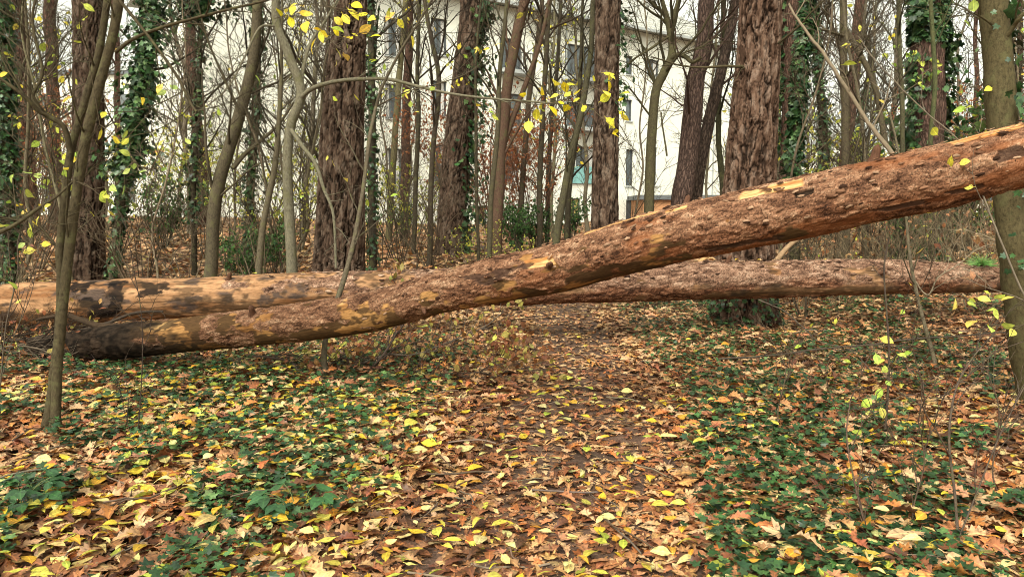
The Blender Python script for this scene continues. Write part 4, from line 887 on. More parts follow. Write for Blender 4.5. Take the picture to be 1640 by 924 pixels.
# ivy up the right edge tree
p = poly_px([(1660, 700), (1634, 480), (1612, 280), (1604, 180), (1590, 0)], 5.5, 5.55); p = resample(p, 60)
rt = [o for o in COL.objects if o.get('label', '').startswith('lichen-flecked')][0]
ivy_on(p, np.full(60, .10), 90, .45, 1., (.05, .09), spreadr=.05, side=(.2, .5)).obj('ivy', M_IVY, rt)
ivy_on(p, np.full(60, .10), 45, .3, 1., (.03, .05), spreadr=.015, side=(4.6, .8)).obj('ivy', M_IVY, rt)
fg_tree('sapling', 'thin grey sapling in front of the horizontal log at the right', 'tree', ground_at(1500, 6.6), [
    ([(1503, 615), (1492, 560), (1478, 510), (1464, 450), (1456, 400), (1450, 330), (1440, 250), (1425, 180)], 6.6, 6.9, .022, .010, 'trunk')], (.12, .098, .066), (8, (.06, .09)), (7, .7, 4, 3))
fg_tree('sapling', 'dark whip-thin sapling holding yellow-green leaves, right of the path', 'sapling', ground_at(1412, 4.5), [
    ([(1412, 745), (1420, 660), (1424, 570), (1420, 500), (1416, 430), (1424, 380)], 4.5, 4.55, .010, .005, 'trunk'), ([(1422, 585), (1436, 570), (1446, 575)], 4.5, 4.4, .003, .002, 'limb'), ([(1421, 640), (1405, 648), (1392, 655)], 4.5, 4.4, .003, .002, 'limb')], (.07, .05, .04), None, (3, .22, 2, 2))
fg_tree('sapling', 'twiggy sapling with fresh lime leaves in the lower right corner', 'sapling', ground_at(1528, 3.1), [
    ([(1535, 930), (1530, 800), (1520, 700), (1532, 620), (1560, 570), (1592, 535)], 3.1, 3.3, .008, .003, 'trunk'), ([(1524, 735), (1500, 690), (1478, 650), (1500, 640)], 3.15, 3.0, .004, .002, 'limb'),
    ([(1510, 925), (1560, 800), (1600, 700), (1640, 620)], 3.05, 3.2, .005, .003, 'limb')], (.09, .065, .05), None, (4, .35, 3, 2))
fg_tree('sapling', 'bare dark brown shoots near the bottom right of the path', 'sapling', ground_at(1400, 3.2), [
    ([(1400, 930), (1380, 820), (1362, 740), (1356, 690), (1362, 640)], 3.2, 3.35, .006, .003, 'trunk'), ([(1405, 930), (1390, 850), (1372, 780)], 3.18, 3.1, .004, .002, 'trunk')], (.10, .065, .05), None, (4, .35, 3, 2))
fg_tree('sapling', 'pencil-thin dark shoot standing right of the twin-stemmed sapling', 'sapling', ground_at(220, 4.7), [
    ([(220, 728), (222, 680), (228, 580), (226, 500), (214, 430), (200, 350)], 4.7, 4.8, .0055, .0025, 'trunk'), ([(217, 715), (202, 670), (196, 640)], 4.7, 4.7, .003, .002, 'limb')], (.05, .035, .028), None, (4, .4, 3, 2))
fg_tree('sapling', 'thin dark shoot arching at the far left in front of the logs', 'sapling', ground_at(-10, 5.), [
    ([(-12, 690), (0, 620), (10, 520), (28, 440), (30, 380), (58, 330)], 5., 5.2, .007, .003, 'trunk'), ([(4, 600), (22, 540), (50, 470), (62, 400)], 5., 5.2, .004, .002, 'limb')], (.08, .06, .045), (8, (.06, .09)), (5, .5, 3, 3))

for lab, bx0, dd0, sg in [
    ('bare reddish shoot forking low in the bottom right corner', 1470, 3.3, [(1470, 915), (1462, 820), (1480, 740), (1470, 670)]),
    ('thin leaning shoot rising from the ivy at the right edge', 1610, 3.6, [(1612, 860), (1590, 760), (1600, 660), (1580, 590)]),
    ('small bare shoot in the ivy just right of the path', 1250, 4.6, [(1252, 720), (1246, 660), (1258, 600), (1250, 560)]),
    ('thin dark shoot between the whip-thin sapling and the grey sapling at the right', 1470, 5.2, [(1470, 690), (1476, 620), (1462, 550), (1470, 480), (1490, 430)])]:
    fg_tree('sapling', lab, 'sapling', ground_at(bx0, dd0), [(sg, dd0, dd0 + .1, .005, .0025, 'trunk')], (.09, .062, .045), None, (8, .4, 4, 3))
# dead sticks
def stick(name, label, pl, d0, d1, r0, r1, col, twigs=None, leaves=None, leafcols=None, grp=None):
    p = resample(poly_px(pl, d0, d1), 8 + 5 * len(pl)); p = p + np.cumsum(rng.normal(size=p.shape) * .002, 0)
    t = thing(name, label, 'branch', p[0], grp); g = Geo(); r = np.linspace(r0, r1, len(p)); tubes(g, p[None], r[None], 8, col)
    P3_ = None
    if twigs:
        P2, R2 = grow(p[None], r[None], twigs[0], twigs[1], .8, 7, .6, .05, .14, .1, 1., .002, .3); P3_, R3 = grow(P2, R2, twigs[2], twigs[1] * .5, .8, 5, .7, 0, .15, .15, 1., .0015, .3)
        tubes(g, P2, R2, 4, col); tubes(g, P3_, R3, 3, col)
    g.obj('stem', M_TWIG, t)
    if leaves is not None and P3_ is not None: hang_leaves(P3_, leaves[0], leaves[1], leafcols or TREEY, [1] * len(leafcols or TREEY)).obj('leaves', M_TLEAF, t)
WITH = [(.30, .24, .07), (.28, .14, .055), (.34, .30, .08), (.18, .075, .035), (.22, .095, .045)]
stick('fallen_branch', 'grey stick leaning up-left from the top of the slanting log', [(1430, 248), (1380, 180), (1325, 95), (1290, 50), (1262, 10)], 4.62, 5.6, .014, .008, (.17, .13, .09), (4, .5, 3))
stick('fallen_branch', 'thin drooping branch crossing the slanting log near the right edge', [(1700, 560), (1640, 480), (1590, 370), (1565, 300), (1540, 235), (1480, 180), (1410, 110), (1370, 60)], 4.0, 4.6, .006, .003, (.15, .12, .09), (6, .4, 3), (8, (.05, .08)))
stick('fallen_branch', 'thick broken pale bough propped behind the horizontal log beside the thickest pine', [(1236, 425), (1262, 395), (1290, 375), (1305, 362)], 9.1, 9.8, .035, .022, (.26, .17, .10))
stick('fallen_branch', 'short splintered orange stub under the slanting log before the thickest pine', [(1100, 440), (1122, 420), (1145, 405)], 8.7, 9.1, .04, .02, (.42, .24, .11))
stick('fallen_branch', 'leafy fallen branch reaching right from under the slanting log to the path', [(560, 590), (620, 570), (665, 568), (720, 548), (775, 525), (810, 500)], 6.6, 7.0, .012, .005, (.09, .07, .055), (20, .6, 5), (75, (.04, .08)), WITH)
stick('fallen_branch', 'arched dead branch below the middle of the slanting log', [(405, 570), (440, 572), (470, 580), (500, 600), (540, 590), (580, 580)], 6.4, 6.6, .010, .005, (.08, .06, .05), (18, .55, 5), (90, (.05, .08)), WITH)
stick('fallen_branch', 'dark forked branch propped steeply beneath the slanting log by the path', [(580, 605), (610, 575), (630, 545), (648, 515), (655, 490)], 6.5, 6.8, .014, .009, (.07, .05, .04), (16, .5, 5), (90, (.05, .08)), WITH)
stick('fallen_branch', 'low tangle of twigs with withered leaves at the left edge of the path', [(620, 640), (680, 610), (740, 600), (800, 598), (850, 590)], 6.2, 6.6, .009, .004, (.09, .065, .05), (26, .55, 5), (110, (.04, .08)), WITH)
stick('fallen_branch', 'pale short bare branch piece lying beside the withered tangle', [(668, 578), (685, 568), (700, 555)], 7.0, 7.3, .022, .018, (.42, .34, .24))
stick('fallen_branch', 'long dark branch lying across the ivy right of the path', [(1150, 575), (1230, 570), (1300, 562), (1380, 555), (1450, 545), (1560, 538), (1640, 530)], 6.9, 6.5, .009, .007, (.07, .055, .042), (12, .6, 4), (16, (.05, .08)))
stick('fallen_branch', 'curving dark root-like branch at the butt of the slanting log', [(15, 545), (60, 540), (110, 532), (170, 515), (215, 498), (260, 495)], 7.4, 7.9, .022, .014, (.045, .033, .025), (10, .5, 4))
stick('fallen_branch', 'thin bowed twig lying right of the path near the thickest pine', [(1215, 480), (1260, 500), (1310, 545), (1360, 560), (1400, 600)], 7.2, 6.4, .007, .003, (.09, .07, .055), (8, .4, 3))
stick('fallen_branch', 'wiry brush heaped at the butt of the slanting log, far left', [(-30, 570), (20, 556), (60, 560), (100, 575), (140, 590)], 6.9, 6.9, .010, .005, (.13, .10, .075), (16, .55, 5), (30, (.05, .08)), WITH)
stick('fallen_branch', 'looping pale vine hanging between the two logs at the right', [(1462, 445), (1485, 470), (1500, 440), (1530, 420), (1560, 395), (1590, 380), (1540, 360)], 7.2, 7.0, .007, .004, (.25, .20, .14), (12, .5, 4), (10, (.07, .1)), BROWN[:3])
# green pine sprig on the end of the far log
sp_ = at(1572, 425, 8.5); t = thing('pine_sprig', 'green tuft of pine needles on the right end of the horizontal log', 'twig', sp_)
n = 260; d = rng.normal(size=(n, 3)); d[:, 2] = np.abs(d[:, 2]) * .7 + .1; d = norm(d); P = sp_ + d[:, None, :] * np.linspace(0.02, 1, 3)[None, :, None] * rng.uniform(.10, .20, (n, 1, 1)); P[:, 2, 2] -= .03
g = Geo(); tubes(g, P, np.tile([.0025, .002, .001], (n, 1)), 3, palette([(.07, .17, .05), (.12, .24, .07)], [1, 1], n)); g.obj('needles', M_IVY, t)
# bramble with big leaflets at lower left
for bx_, by_, dd, lab, nn in [(480, 850, 3.45, 'bramble shoot with large dark ribbed leaflets in the ivy near the lower middle', 6), (30, 850, 3.4, 'low bramble clump with broad green leaves in the lower left corner', 8)]:
    b = ground_at(bx_, dd); t = thing('bramble', lab, 'plant', b); g = Geo(); gl = Geo()
    for k in range(nn):
        a = rng.uniform(0, 2 * pi); tip = b + np.array([math.cos(a) * .16, math.sin(a) * .12, rng.uniform(.08, .2)]); pth = resample([b, (b + tip) / 2 + np.array([0, 0, .05]), tip], 7)
        tubes(g, pth[None], np.full((1, 7), .0025), 5, (.10, .12, .05))
        X = np.stack([np.cos(a + np.array([0, 1.3, -1.3])), np.sin(a + np.array([0, 1.3, -1.3])), np.full(3, -.3)], 1); Z = np.tile([0, -.3, 1.], (3, 1))
        place(gl, ROUND, np.repeat(tip[None], 3, 0), X, Z, rng.uniform(.07, .10, 3), palette([(.022, .070, .022), (.030, .085, .028)], [1, 1], 3))
    g.obj('stems', M_TWIG, t); gl.obj('leaves', M_IVY, t)

# the long branch with bright yellow leaves
def leafy_limb(parent, lines, d0, d1, r0, spots, size, cols, col=(.09, .07, .045)):
    n = len(spots); pos = np.array([at(a + rng.normal() * 2, b + rng.normal() * 2, (d0 + d1) / 2 + rng.normal() * .12) for a, b in spots])
    allp = np.stack([resample(poly_px(pl, d0, d1), 40) for pl in lines]); dd_ = np.linalg.norm(pos[:, None] - allp.reshape(1, -1, 3), axis=-1); am = np.argmin(dd_, 1)
    own = am // 40; nr_ = allp.reshape(-1, 3)[am]; mid_ = (pos + nr_) / 2 + rng.normal(size=(n, 3)) * .02
    for li_, pl in enumerate(lines):
        g = Geo(); p = allp[li_][::3]; tubes(g, p[None], np.linspace(r0, r0 * .4, len(p))[None], 5, col)
        q_ = own == li_; PP = np.stack([nr_, (nr_ + mid_) / 2, mid_, (mid_ + pos) / 2, pos], 1)[q_]
        if q_.any(): tubes(g, PP, np.tile([.003, .0028, .0025, .0022, .002], (q_.sum(), 1)), 4, col)
        g.obj('branch', M_TWIG, parent)
    X = norm(pos - mid_) * .8 + rng.normal(size=(n, 3)) * .6; X[:, 2] -= .5; Z = rng.normal(size=(n, 3)) * .5; Z[:, 1] -= .6; Z[:, 2] += .7
    gl = Geo(); place(gl, ROUND, pos, X, Z, rng.uniform(size[0], size[1], n), palette(cols, [1] * len(cols), n, .1)); gl.obj('leaves', M_TLEAF, parent)
kt = [o for o in COL.objects if str(o.get('label', '')).startswith('smooth grey-olive tree with a kinked')][0]
BY = [(.80, .62, .03), (.78, .66, .08), (.70, .60, .06)]
leafy_limb(kt, [[(820, 160), (860, 168), (905, 160), (950, 140), (985, 125)], [(905, 160), (940, 170), (965, 190), (985, 210)], [(950, 140), (990, 165), (1000, 200)]], 8.9, 8.6, .007,
    [(836, 156), (872, 152), (889, 140), (893, 152), (904, 138), (908, 148), (915, 146), (920, 158), (926, 145), (900, 165), (882, 168), (870, 166), (936, 170), (910, 170), (953, 128), (967, 118), (972, 132), (979, 120), (968, 143), (960, 160), (985, 128), (991, 150), (998, 160), (995, 178), (983, 190), (975, 200), (985, 205), (970, 190), (978, 213), (992, 186), (860, 175), (848, 190)], (.11, .165), BY)
leafy_limb(kt, [[(440, 30), (470, 25), (510, 42), (545, 60), (590, 50)], [(441, 20), (480, 8), (530, 12), (575, 20)], [(510, 42), (535, 70), (555, 85)]], 9.4, 8.2, .006,
    [(446, 28), (464, 26), (480, 20), (493, 33), (500, 45), (512, 50), (505, 62), (524, 58), (532, 52), (540, 78), (553, 82), (552, 60), (566, 55), (576, 52), (590, 28), (545, 22), (555, 15), (535, 28), (616, 36), (658, 56), (636, 34), (593, 62), (478, 5), (470, 10), (560, 8), (572, 22)], (.12, .18), BY + [(.72, .45, .10)])
st_ = [o for o in COL.objects if str(o.get('label', '')).startswith('twin-stemmed olive sapling')][0]
leafy_limb(st_, [[(118, 290), (80, 285), (50, 280), (20, 285)], [(160, 200), (200, 230), (215, 260), (240, 275)]], 4.8, 4.5, .003,
    [(20, 278), (34, 270), (48, 285), (60, 288), (64, 296), (70, 286), (40, 300), (132, 8), (205, 212), (204, 225), (207, 250), (212, 262), (236, 272), (256, 273), (206, 272), (175, 297), (168, 315), (158, 312), (196, 296), (262, 226), (272, 225), (282, 141), (267, 147), (297, 222), (70, 330), (66, 345), (40, 388), (45, 400)], (.05, .075), [(.42, .50, .10), (.60, .56, .10), (.34, .46, .12)])
LIME = [(.50, .58, .10), (.60, .60, .12), (.40, .52, .09), (.66, .58, .12)]
ls_ = [o for o in COL.objects if str(o.get('label', '')).startswith('twiggy sapling with fresh lime')][0]
leafy_limb(ls_, [[(1592, 535), (1580, 505), (1560, 485), (1540, 478)], [(1592, 535), (1615, 525), (1640, 520)]], 3.3, 3.35, .0025, [(1530, 480), (1550, 478), (1568, 476), (1590, 474), (1600, 484), (1560, 492), (1578, 498), (1590, 492), (1566, 512), (1582, 520), (1604, 524), (1626, 527)], (.045, .07), LIME)
ws_ = [o for o in COL.objects if str(o.get('label', '')).startswith('dark whip-thin sapling')][0]
leafy_limb(ws_, [[(1424, 570), (1412, 552), (1405, 545)], [(1421, 640), (1408, 645), (1396, 650)], [(1423, 600), (1430, 580), (1440, 572)]], 4.5, 4.45, .002, [(1410, 542), (1402, 570), (1418, 576), (1432, 572), (1440, 566), (1422, 588), (1428, 610), (1396, 642), (1404, 636), (1410, 650), (1396, 660)], (.05, .085), LIME + [(.72, .62, .20)])
DRY = [(.30, .12, .05), (.20, .075, .035), (.38, .20, .09), (.42, .38, .09)]
for lab, pl, d0, d1, tw, lv in [
    ('dry brown-leaved branch lying under the middle of the slanting log', [(470, 600), (530, 585), (590, 572), (640, 560)], 6.7, 7.1, (22, .5, 5), 150),
    ('dry twiggy branch arching beside the path just below the crossing of the logs', [(650, 620), (690, 575), (740, 545), (790, 535)], 6.8, 7.4, (22, .5, 5), 150),
    ('sparse withered shoots between the path and the slanting log, nearest the path', [(740, 620), (775, 590), (810, 575), (850, 572)], 6.4, 6.9, (18, .4, 5), 110),
    ('dark twiggy branch lying along the foot of the slanting log, left part', [(240, 590), (310, 583), (380, 580), (450, 590)], 6.7, 6.8, (20, .4, 5), 60)]:
    stick('dry_branch', lab, pl, d0, d1, .008, .004, (.07, .045, .032), tw, (lv, (.05, .09)), DRY)
for lab, pl, d0, d1 in [('dark brush stem at the far left between the two logs', [(-40, 530), (20, 538), (80, 528), (140, 522)], 7.7, 8.1), ('thin dark brush stem bent over the butt of the slanting log', [(-20, 575), (50, 545), (110, 540), (180, 560)], 7.0, 7.2), ('blackish twig bundle in the shade under the far left log', [(-60, 548), (0, 552), (60, 545), (120, 550)], 8.0, 8.2)]:
    stick('dry_branch', lab, pl, d0, d1, .013, .006, (.035, .025, .018), (26, .5, 6), (40, (.05, .08)), DRY)
# ------------------------------------------------------------------ shrubs and generic woods
def shrub_parts(h, n0, spreadw, twn=(6, 5), col=BROWNB, rmin=.0025, r0=.012):
    a = rng.uniform(0, 2 * pi, n0); P = []
    for k in range(n0):
        tip = np.array([math.cos(a[k]) * spreadw * rng.uniform(.3, 1), math.sin(a[k]) * spreadw * rng.uniform(.3, 1), h * rng.uniform(.6, 1.1)])
        s = np.array([math.cos(a[k]) * .06, math.sin(a[k]) * .06, -.05]); mid = (s + tip) / 2 + np.array([0, 0, h * .12]) + rng.normal(size=3) * .08
        P.append(resample([s, mid, tip], 9) + np.cumsum(rng.normal(size=(9, 3)) * .02, 0) * np.linspace(0, 1, 9)[:, None])
    P = np.array(P); R = np.tile(np.linspace(r0, r0 * .3, 9), (n0, 1))
    P2, R2 = grow(P, R, twn[0], h * .45, .7, 6, .6, .2, .14, .15, 1., rmin, .3); P3_, R3 = grow(P2, R2, twn[1], h * .2, .8, 4, .7, .1, .16, .1, 1., rmin * .8, .3)
    g = Geo(); tubes(g, P, R, 5, col); tubes(g, P2, R2, 4, np.array(col) * .95); tubes(g, P3_, R3, 3, np.array(col) * 1.05)
    return g, P2, P3_
def copy_thing(o, loc, rz, s, label=None):
    c = o.copy(); COL.objects.link(c); c.location = loc; c.rotation_euler = (0, 0, rz); c.scale = (s,) * 3
    if label: c['label'] = label
    for ch in list(o.children):
        k = ch.copy(); COL.objects.link(k); k.parent = c
    return c
YG = [(.42, .46, .08), (.55, .50, .08), (.30, .38, .08)]; RUS = [(.30, .11, .05), (.38, .16, .07), (.24, .09, .045)]; GR = [(.06, .13, .04), (.10, .19, .06)]
protos = {}
def proto(kind, name, label, group, h, n0, sw, tw, col, lv=None, lcols=None, lsize=(.05, .09), rmin=.003, r0=.012):
    t = thing(name, label, 'shrub', (0, 0, 0), group); g, P2, P3_ = shrub_parts(h, n0, sw, tw, col, rmin, r0); g.obj('stems', M_TWIG, t)
    if lv: hang_leaves(P3_, lv, lsize, lcols, [1] * len(lcols)).obj('leaves', M_TLEAF, t)
    protos[kind] = [t, 0, True]; return t
proto('bare1', 'bare_shrub', 'leafless brushy shrub in the undergrowth behind the logs', 'bare shrubs in the undergrowth', 1.6, 6, 1.5, (6, 4), (.12, .09, .06), rmin=.004)
proto('bare2', 'bare_shrub', 'leafless brushy shrub in the undergrowth behind the logs', 'bare shrubs in the undergrowth', 2.7, 5, 2.0, (7, 4), (.062, .047, .032), rmin=.0042)
proto('yell', 'leafy_shrub', 'shrub with sparse yellow-green leaves in the undergrowth behind the logs', 'yellow-green shrubs in the undergrowth', 1.8, 6, 1.3, (6, 4), (.10, .085, .05), 420, YG)
proto('russ', 'russet_shrub', 'shrub holding dry russet leaves in front of the pale facade', 'russet shrubs', 3.6, 8, 1.8, (8, 6), (.16, .09, .06), 1600, RUS, (.05, .09), .004, .02)
proto('evgr', 'evergreen_shrub', 'low dark evergreen shrub behind the logs', 'dark evergreen shrubs behind the logs', 1.1, 9, .6, (7, 6), (.08, .07, .05), 1100, GR + IVYC[:1], (.05, .09))
proto('bram', 'bramble_thicket', 'pale arching bramble thicket behind the horizontal log at the right', 'bramble thickets at the right', 1.25, 9, 1.2, (5, 3), (.17, .13, .08), 46, BROWN[:3] + YG[:1], (.05, .09), .0035, .008)
def put(kind, px, d, s=1., label=None):
    t, n, first = protos[kind]; loc = ground_at(px, d); rz = rng.uniform(0, 6.28)
    if first: t.location = tuple(loc); t.rotation_euler = (0, 0, rz); t.scale = (s,) * 3; protos[kind][2] = False; o = t
    else: o = copy_thing(t, tuple(loc), rz, s)
    return o
for px, d, s in [(60, 14, 1), (230, 12.5, .8), (120, 18, 1.1), (330, 16, 1), (420, 13.5, .8), (480, 18, 1.2), (610, 15, .9), (650, 20, 1.1), (700, 12.6, .6), (760, 22, 1.3), (1010, 19, .7), (1250, 13, 1), (1330, 11.5, .8), (1400, 15, 1.1), (1530, 12, 1), (1590, 14, 1.2), (1300, 20, 1.4), (20, 11, .8), (280, 22, 1.4), (540, 24, 1.4), (1640, 17, 1.3), (1210, 22, 1.3), (230, 11.2, .9), (420, 11.5, 1.), (110, 13.5, 1.), (300, 12.5, .9), (365, 15, 1.1), (190, 16, 1.1), (460, 13.5, .9), (40, 12.5, .8), (1350, 10.8, .8), (1500, 12.8, 1.), (1420, 10.2, .7), (690, 15, .9), (660, 11.8, .8), (640, 15.5, 1.), (720, 19, 1.2), (1290, 9.9, .7), (1380, 12.4, .9), (1490, 11.4, .8), (50, 17, 1.2), (860, 22, 1.)]:
    put('bare1' if rng.random() < .5 else 'bare2', px, d, s)
for px, d, s in [(300, 19, 1.3), (425, 21, 1.5), (585, 17, .9), (1275, 24, 1.7), (1310, 18, 1.1), (1360, 27, 1.8), (1420, 21, 1.2), (1540, 19, 1.5), (1610, 24, 1.7), (660, 18, .9), (450, 15, .9), (820, 13.5, .4), (760, 14.5, .5), (350, 23, 1.7), (500, 22, 1.4), (100, 20, 1.2), (1390, 17, 1.2), (1505, 15, 1.1), (1290, 14.5, 1.), (1450, 24, 1.9), (700, 22, 1.3), (180, 20, 1.5)]: put('yell', px, d, s)
for px, d, s in [(790, 20, 1.), (855, 19.5, .95), (742, 23, 1.1), (1590, 22, 1.1), (60, 26, 1.2), (25, 19, .9), (70, 20, 1.), (1545, 18, .9), (820, 23, 1.)]: put('russ', px, d, s)
for px, d, s in [(383, 12, .8), (830, 17, .9), (862, 19, .9), (440, 14, .7), (915, 24, 1.1), (800, 24, 1.), (1435, 13, 1.2), (1540, 15.5, 2.2), (260, 17, 1.2), (640, 24, 1.)]: put('evgr', px, d, s)
for px, d, s in [(1275, 10.5, .8), (1340, 10.2, .8), (1400, 10.6, .9), (1460, 10, .9), (1520, 10.4, .9), (1575, 9.8, .9), (1640, 10.2, 1), (1560, 12.5, 1.3), (1330, 13, 1.2), (1440, 12, 1.1), (15, 9.8, .7), (620, 9.9, .4)]: put('bram', px, d, s)

# generic trees of the woods behind: six kinds, copied
def wood_proto(name, label, group, cat, h, r, col, pine, n1, L1, lv=None, ivy=0, lean=.4, rmin=.009):
    t = thing(name, label, cat, (0, 0, 0), group); z = np.linspace(-.1, h, 9)
    p = np.stack([np.cumsum(rng.normal(size=9) * .12) + np.linspace(0, lean, 9), np.cumsum(rng.normal(size=9) * .12), z], 1); p[:, :2] -= p[0, :2]
    n = 60; C = resample(p, n); R = r * np.linspace(1, .35, n) * (1 + .25 * np.exp(-np.linspace(0, h, n) / .3)); g = Geo(); tubes(g, C[None], R[None], 12, col); g.obj('trunk', M_PINE if pine else M_BARK, t)
    g, P1, P2, P3_ = twiggery(C, R, 5, int(n1 * 1.25), L1, 6, 4, .95, .2, .1 if not pine else .25, .98, rmin, np.array(col) * .5); g.obj('branches', M_TWIG, t)
    if lv: hang_leaves(P3_, lv, (.08, .15), TREEY, [1, 1, 1, 1]).obj('leaves', M_TLEAF, t)
    if ivy: ivy_on(C, R, ivy, 0, .5, (.08, .14), spreadr=.12).obj('ivy', M_IVY, t)
    return [t, True]
WP = [wood_proto('distant_pine', 'tall reddish pine trunk standing far back in the woods', 'far pines in the woods', 'tree', 15, .17, PINK, True, 12, 2.6),
      wood_proto('distant_tree', 'slim grey-brown bare tree far back in the woods', 'far bare trees in the woods', 'tree', 12, .08, (.14, .115, .085), False, 20, 2.4, lean=.9),
      wood_proto('distant_tree', 'slim grey-brown bare tree far back in the woods', 'far bare trees in the woods', 'tree', 13, .11, (.13, .105, .075), False, 22, 2.8, lean=-.9),
      wood_proto('distant_leafy_tree', 'thin distant tree with scattered yellow leaves', 'far trees with yellow leaves', 'tree', 11, .07, (.15, .13, .08), False, 20, 2.4, lv=500, lean=.6),
      wood_proto('distant_ivy_tree', 'distant trunk with dark ivy round its lower half', 'far ivy-clad trees', 'tree', 13, .12, DARK, False, 18, 2.4, ivy=2200, lean=.3)]
far_spots = []
for k in range(50):
    for _ in range(40):
        px = rng.uniform(-140, 1780); d = rng.uniform(17, 44)
        if 985 < px < 1175 or 640 < px < 985 and (rng.random() < .66 or d < 20): continue
        x = (px - 820) / F * d
        if all((x - a) ** 2 + (d - b) ** 2 > 1.6 for a, b in far_spots): break
    far_spots.append((x, d)); k2 = rng.choice(5, p=[.22, .32, .28, .15, .03]); s = rng.uniform(.8, 1.2); loc = (x, d, H(x, d) - .02)
    if WP[k2][1]: o = WP[k2][0]; o.location = loc; o.scale = (s,) * 3; o.rotation_euler = (0, 0, rng.uniform(0, 6.28)); WP[k2][1] = False
    else: copy_thing(WP[k2][0], loc, rng.uniform(0, 6.28), s)
# a mid-distance layer of thin saplings with fine twigs
SPR = [wood_proto('bare_sapling', 'thin bare sapling among the trunks behind the logs', 'thin bare saplings behind the logs', 'tree', 7, .030, (.13, .105, .07), False, 18, 1.5, lean=.8, rmin=.005),
       wood_proto('bare_sapling', 'thin bare sapling among the trunks behind the logs', 'thin bare saplings behind the logs', 'tree', 6.5, .024, (.17, .13, .09), False, 18, 1.4, lean=-1., rmin=.005),
       wood_proto('yellow_sapling', 'thin sapling with a few yellow leaves behind the logs', 'thin yellow-leaved saplings behind the logs', 'tree', 6.5, .026, (.14, .12, .075), False, 16, 1.4, lv=110, lean=.7, rmin=.005)]
for k in range(26):
    px = rng.uniform(-60, 1700); d = rng.uniform(10.2, 18)
    if 960 < px < 1180 or 760 < px < 1180 and rng.random() < .75: continue
    if abs(px - 1200) < 60 or abs(px - 545) < 50: d = max(d, 12)
    x = (px - 820) / F * d
    if abs(x - path_c(d)) < .8: x += 1.6
    k2 = rng.choice(3, p=[.4, .32, .28]); s = rng.uniform(.75, 1.15); loc = (x, d, H(x, d) - .02)
    if SPR[k2][1]: o = SPR[k2][0]; o.location = loc; o.scale = (s,) * 3; o.rotation_euler = (0, 0, rng.uniform(0, 6.28)); SPR[k2][1] = False
    else: copy_thing(SPR[k2][0], loc, rng.uniform(0, 6.28), s)

for px, d, sc_v, k2 in [(1009, 24, 1.5, 1), (1146, 22, 1.5, 0)]:
    b = ground_at(px, d); o = copy_thing(SPR[k2][0], tuple(b), rng.uniform(0, 6.28), sc_v, 'thin bare tree spreading fine twigs across the pale facade'); o['group'] = 'thin bare trees before the facade'
# ------------------------------------------------------------------ buildings
def box(g, o, ux, uy, x0, x1, y0, y1, z0, z1):
    c = np.array([[x, y, z] for z in (z0, z1) for y in (y0, y1) for x in (x0, x1)])
    V = o + c[:, 0:1] * ux + c[:, 1:2] * uy + c[:, 2:3] * np.array([0, 0, 1.])
    g.add(V, [(0, 2, 3, 1), (4, 5, 7, 6), (0, 1, 5, 4), (2, 6, 7, 3), (0, 4, 6, 2), (1, 3, 7, 5)])
class Facade:
    """facade through corner (x0,y0) running left along u; n points out to the camera"""
    def __init__(s, corner, udir, z0): s.c = np.array([corner[0], corner[1], 0.]); s.u = norm(np.array([udir[0], udir[1], 0.])); s.n = np.array([s.u[1], -s.u[0], 0.]); s.n = s.n if s.n[1] < 0 else -s.n; s.z0 = z0
    def st(s, px, py):
        """facade coordinates (along u, z) of a photo pixel"""
        r = at(px, py, 1.) - np.array([0, 0, CAMH]); A = np.array([[r[0], -s.u[0]], [r[1], -s.u[1]]]); k, q = np.linalg.solve(A, s.c[:2]); return q, CAMH + r[2] * k
    def bx(s, g, a0, a1, n0, n1, z0, z1): box(g, s.c, s.u, s.n, a0, a1, n0, n1, z0, z1)
fc = Facade((17.2, 60), (-.817, -.576), .4)
bt = thing('apartment_building', 'cream rendered apartment block with slate roof seen through the trees', 'building', (10, 52, .4))
g = Geo(); fc.bx(g, 0, 40, -.30, -13, -1, 14.); g.obj('wall', M_WALL, bt, False)
ops = [  # px0,px1,py0,py1,kind
    (1003, 1015, 240, 298, 'slot'), (1003, 1013, 160, 194, 'slot'), (1003, 1014, 90, 120, 'slot'), (1003, 1015, 320, 353, 'slot'), (1035, 1053, 236, 297, 'win'), (1033, 1056, 96, 121, 'win'),
    (1103, 1118, 250, 300, 'win'), (1104, 1117, 160, 195, 'slot'), (905, 964, 74, 128, 'balc'), (905, 964, 166, 206, 'balc'), (912, 957, 235, 293, 'french'), (911, 930, 318, 354, 'door'),
    (800, 832, 235, 292, 'win'), (800, 836, 150, 205, 'balc'), (800, 836, 62, 115, 'balc'), (617, 644, 238, 314, 'win'), (617, 644, 135, 190, 'win'), (690, 716, 232, 296, 'win'), (690, 716, 130, 186, 'win'), (615, 645, 30, 90, 'win'), (690, 716, 30, 88, 'win'), (760, 780, 330, 360, 'door')]
front = Geo()
rects = []
for (a, b, c, d_, kd) in ops:
    s0, zt = fc.st((a + b) / 2, c); _, zb = fc.st((a + b) / 2, d_); sa, _ = fc.st(a, c); sb, _ = fc.st(b, c); rects.append((min(sa, sb), max(sa, sb), zb, zt, kd))
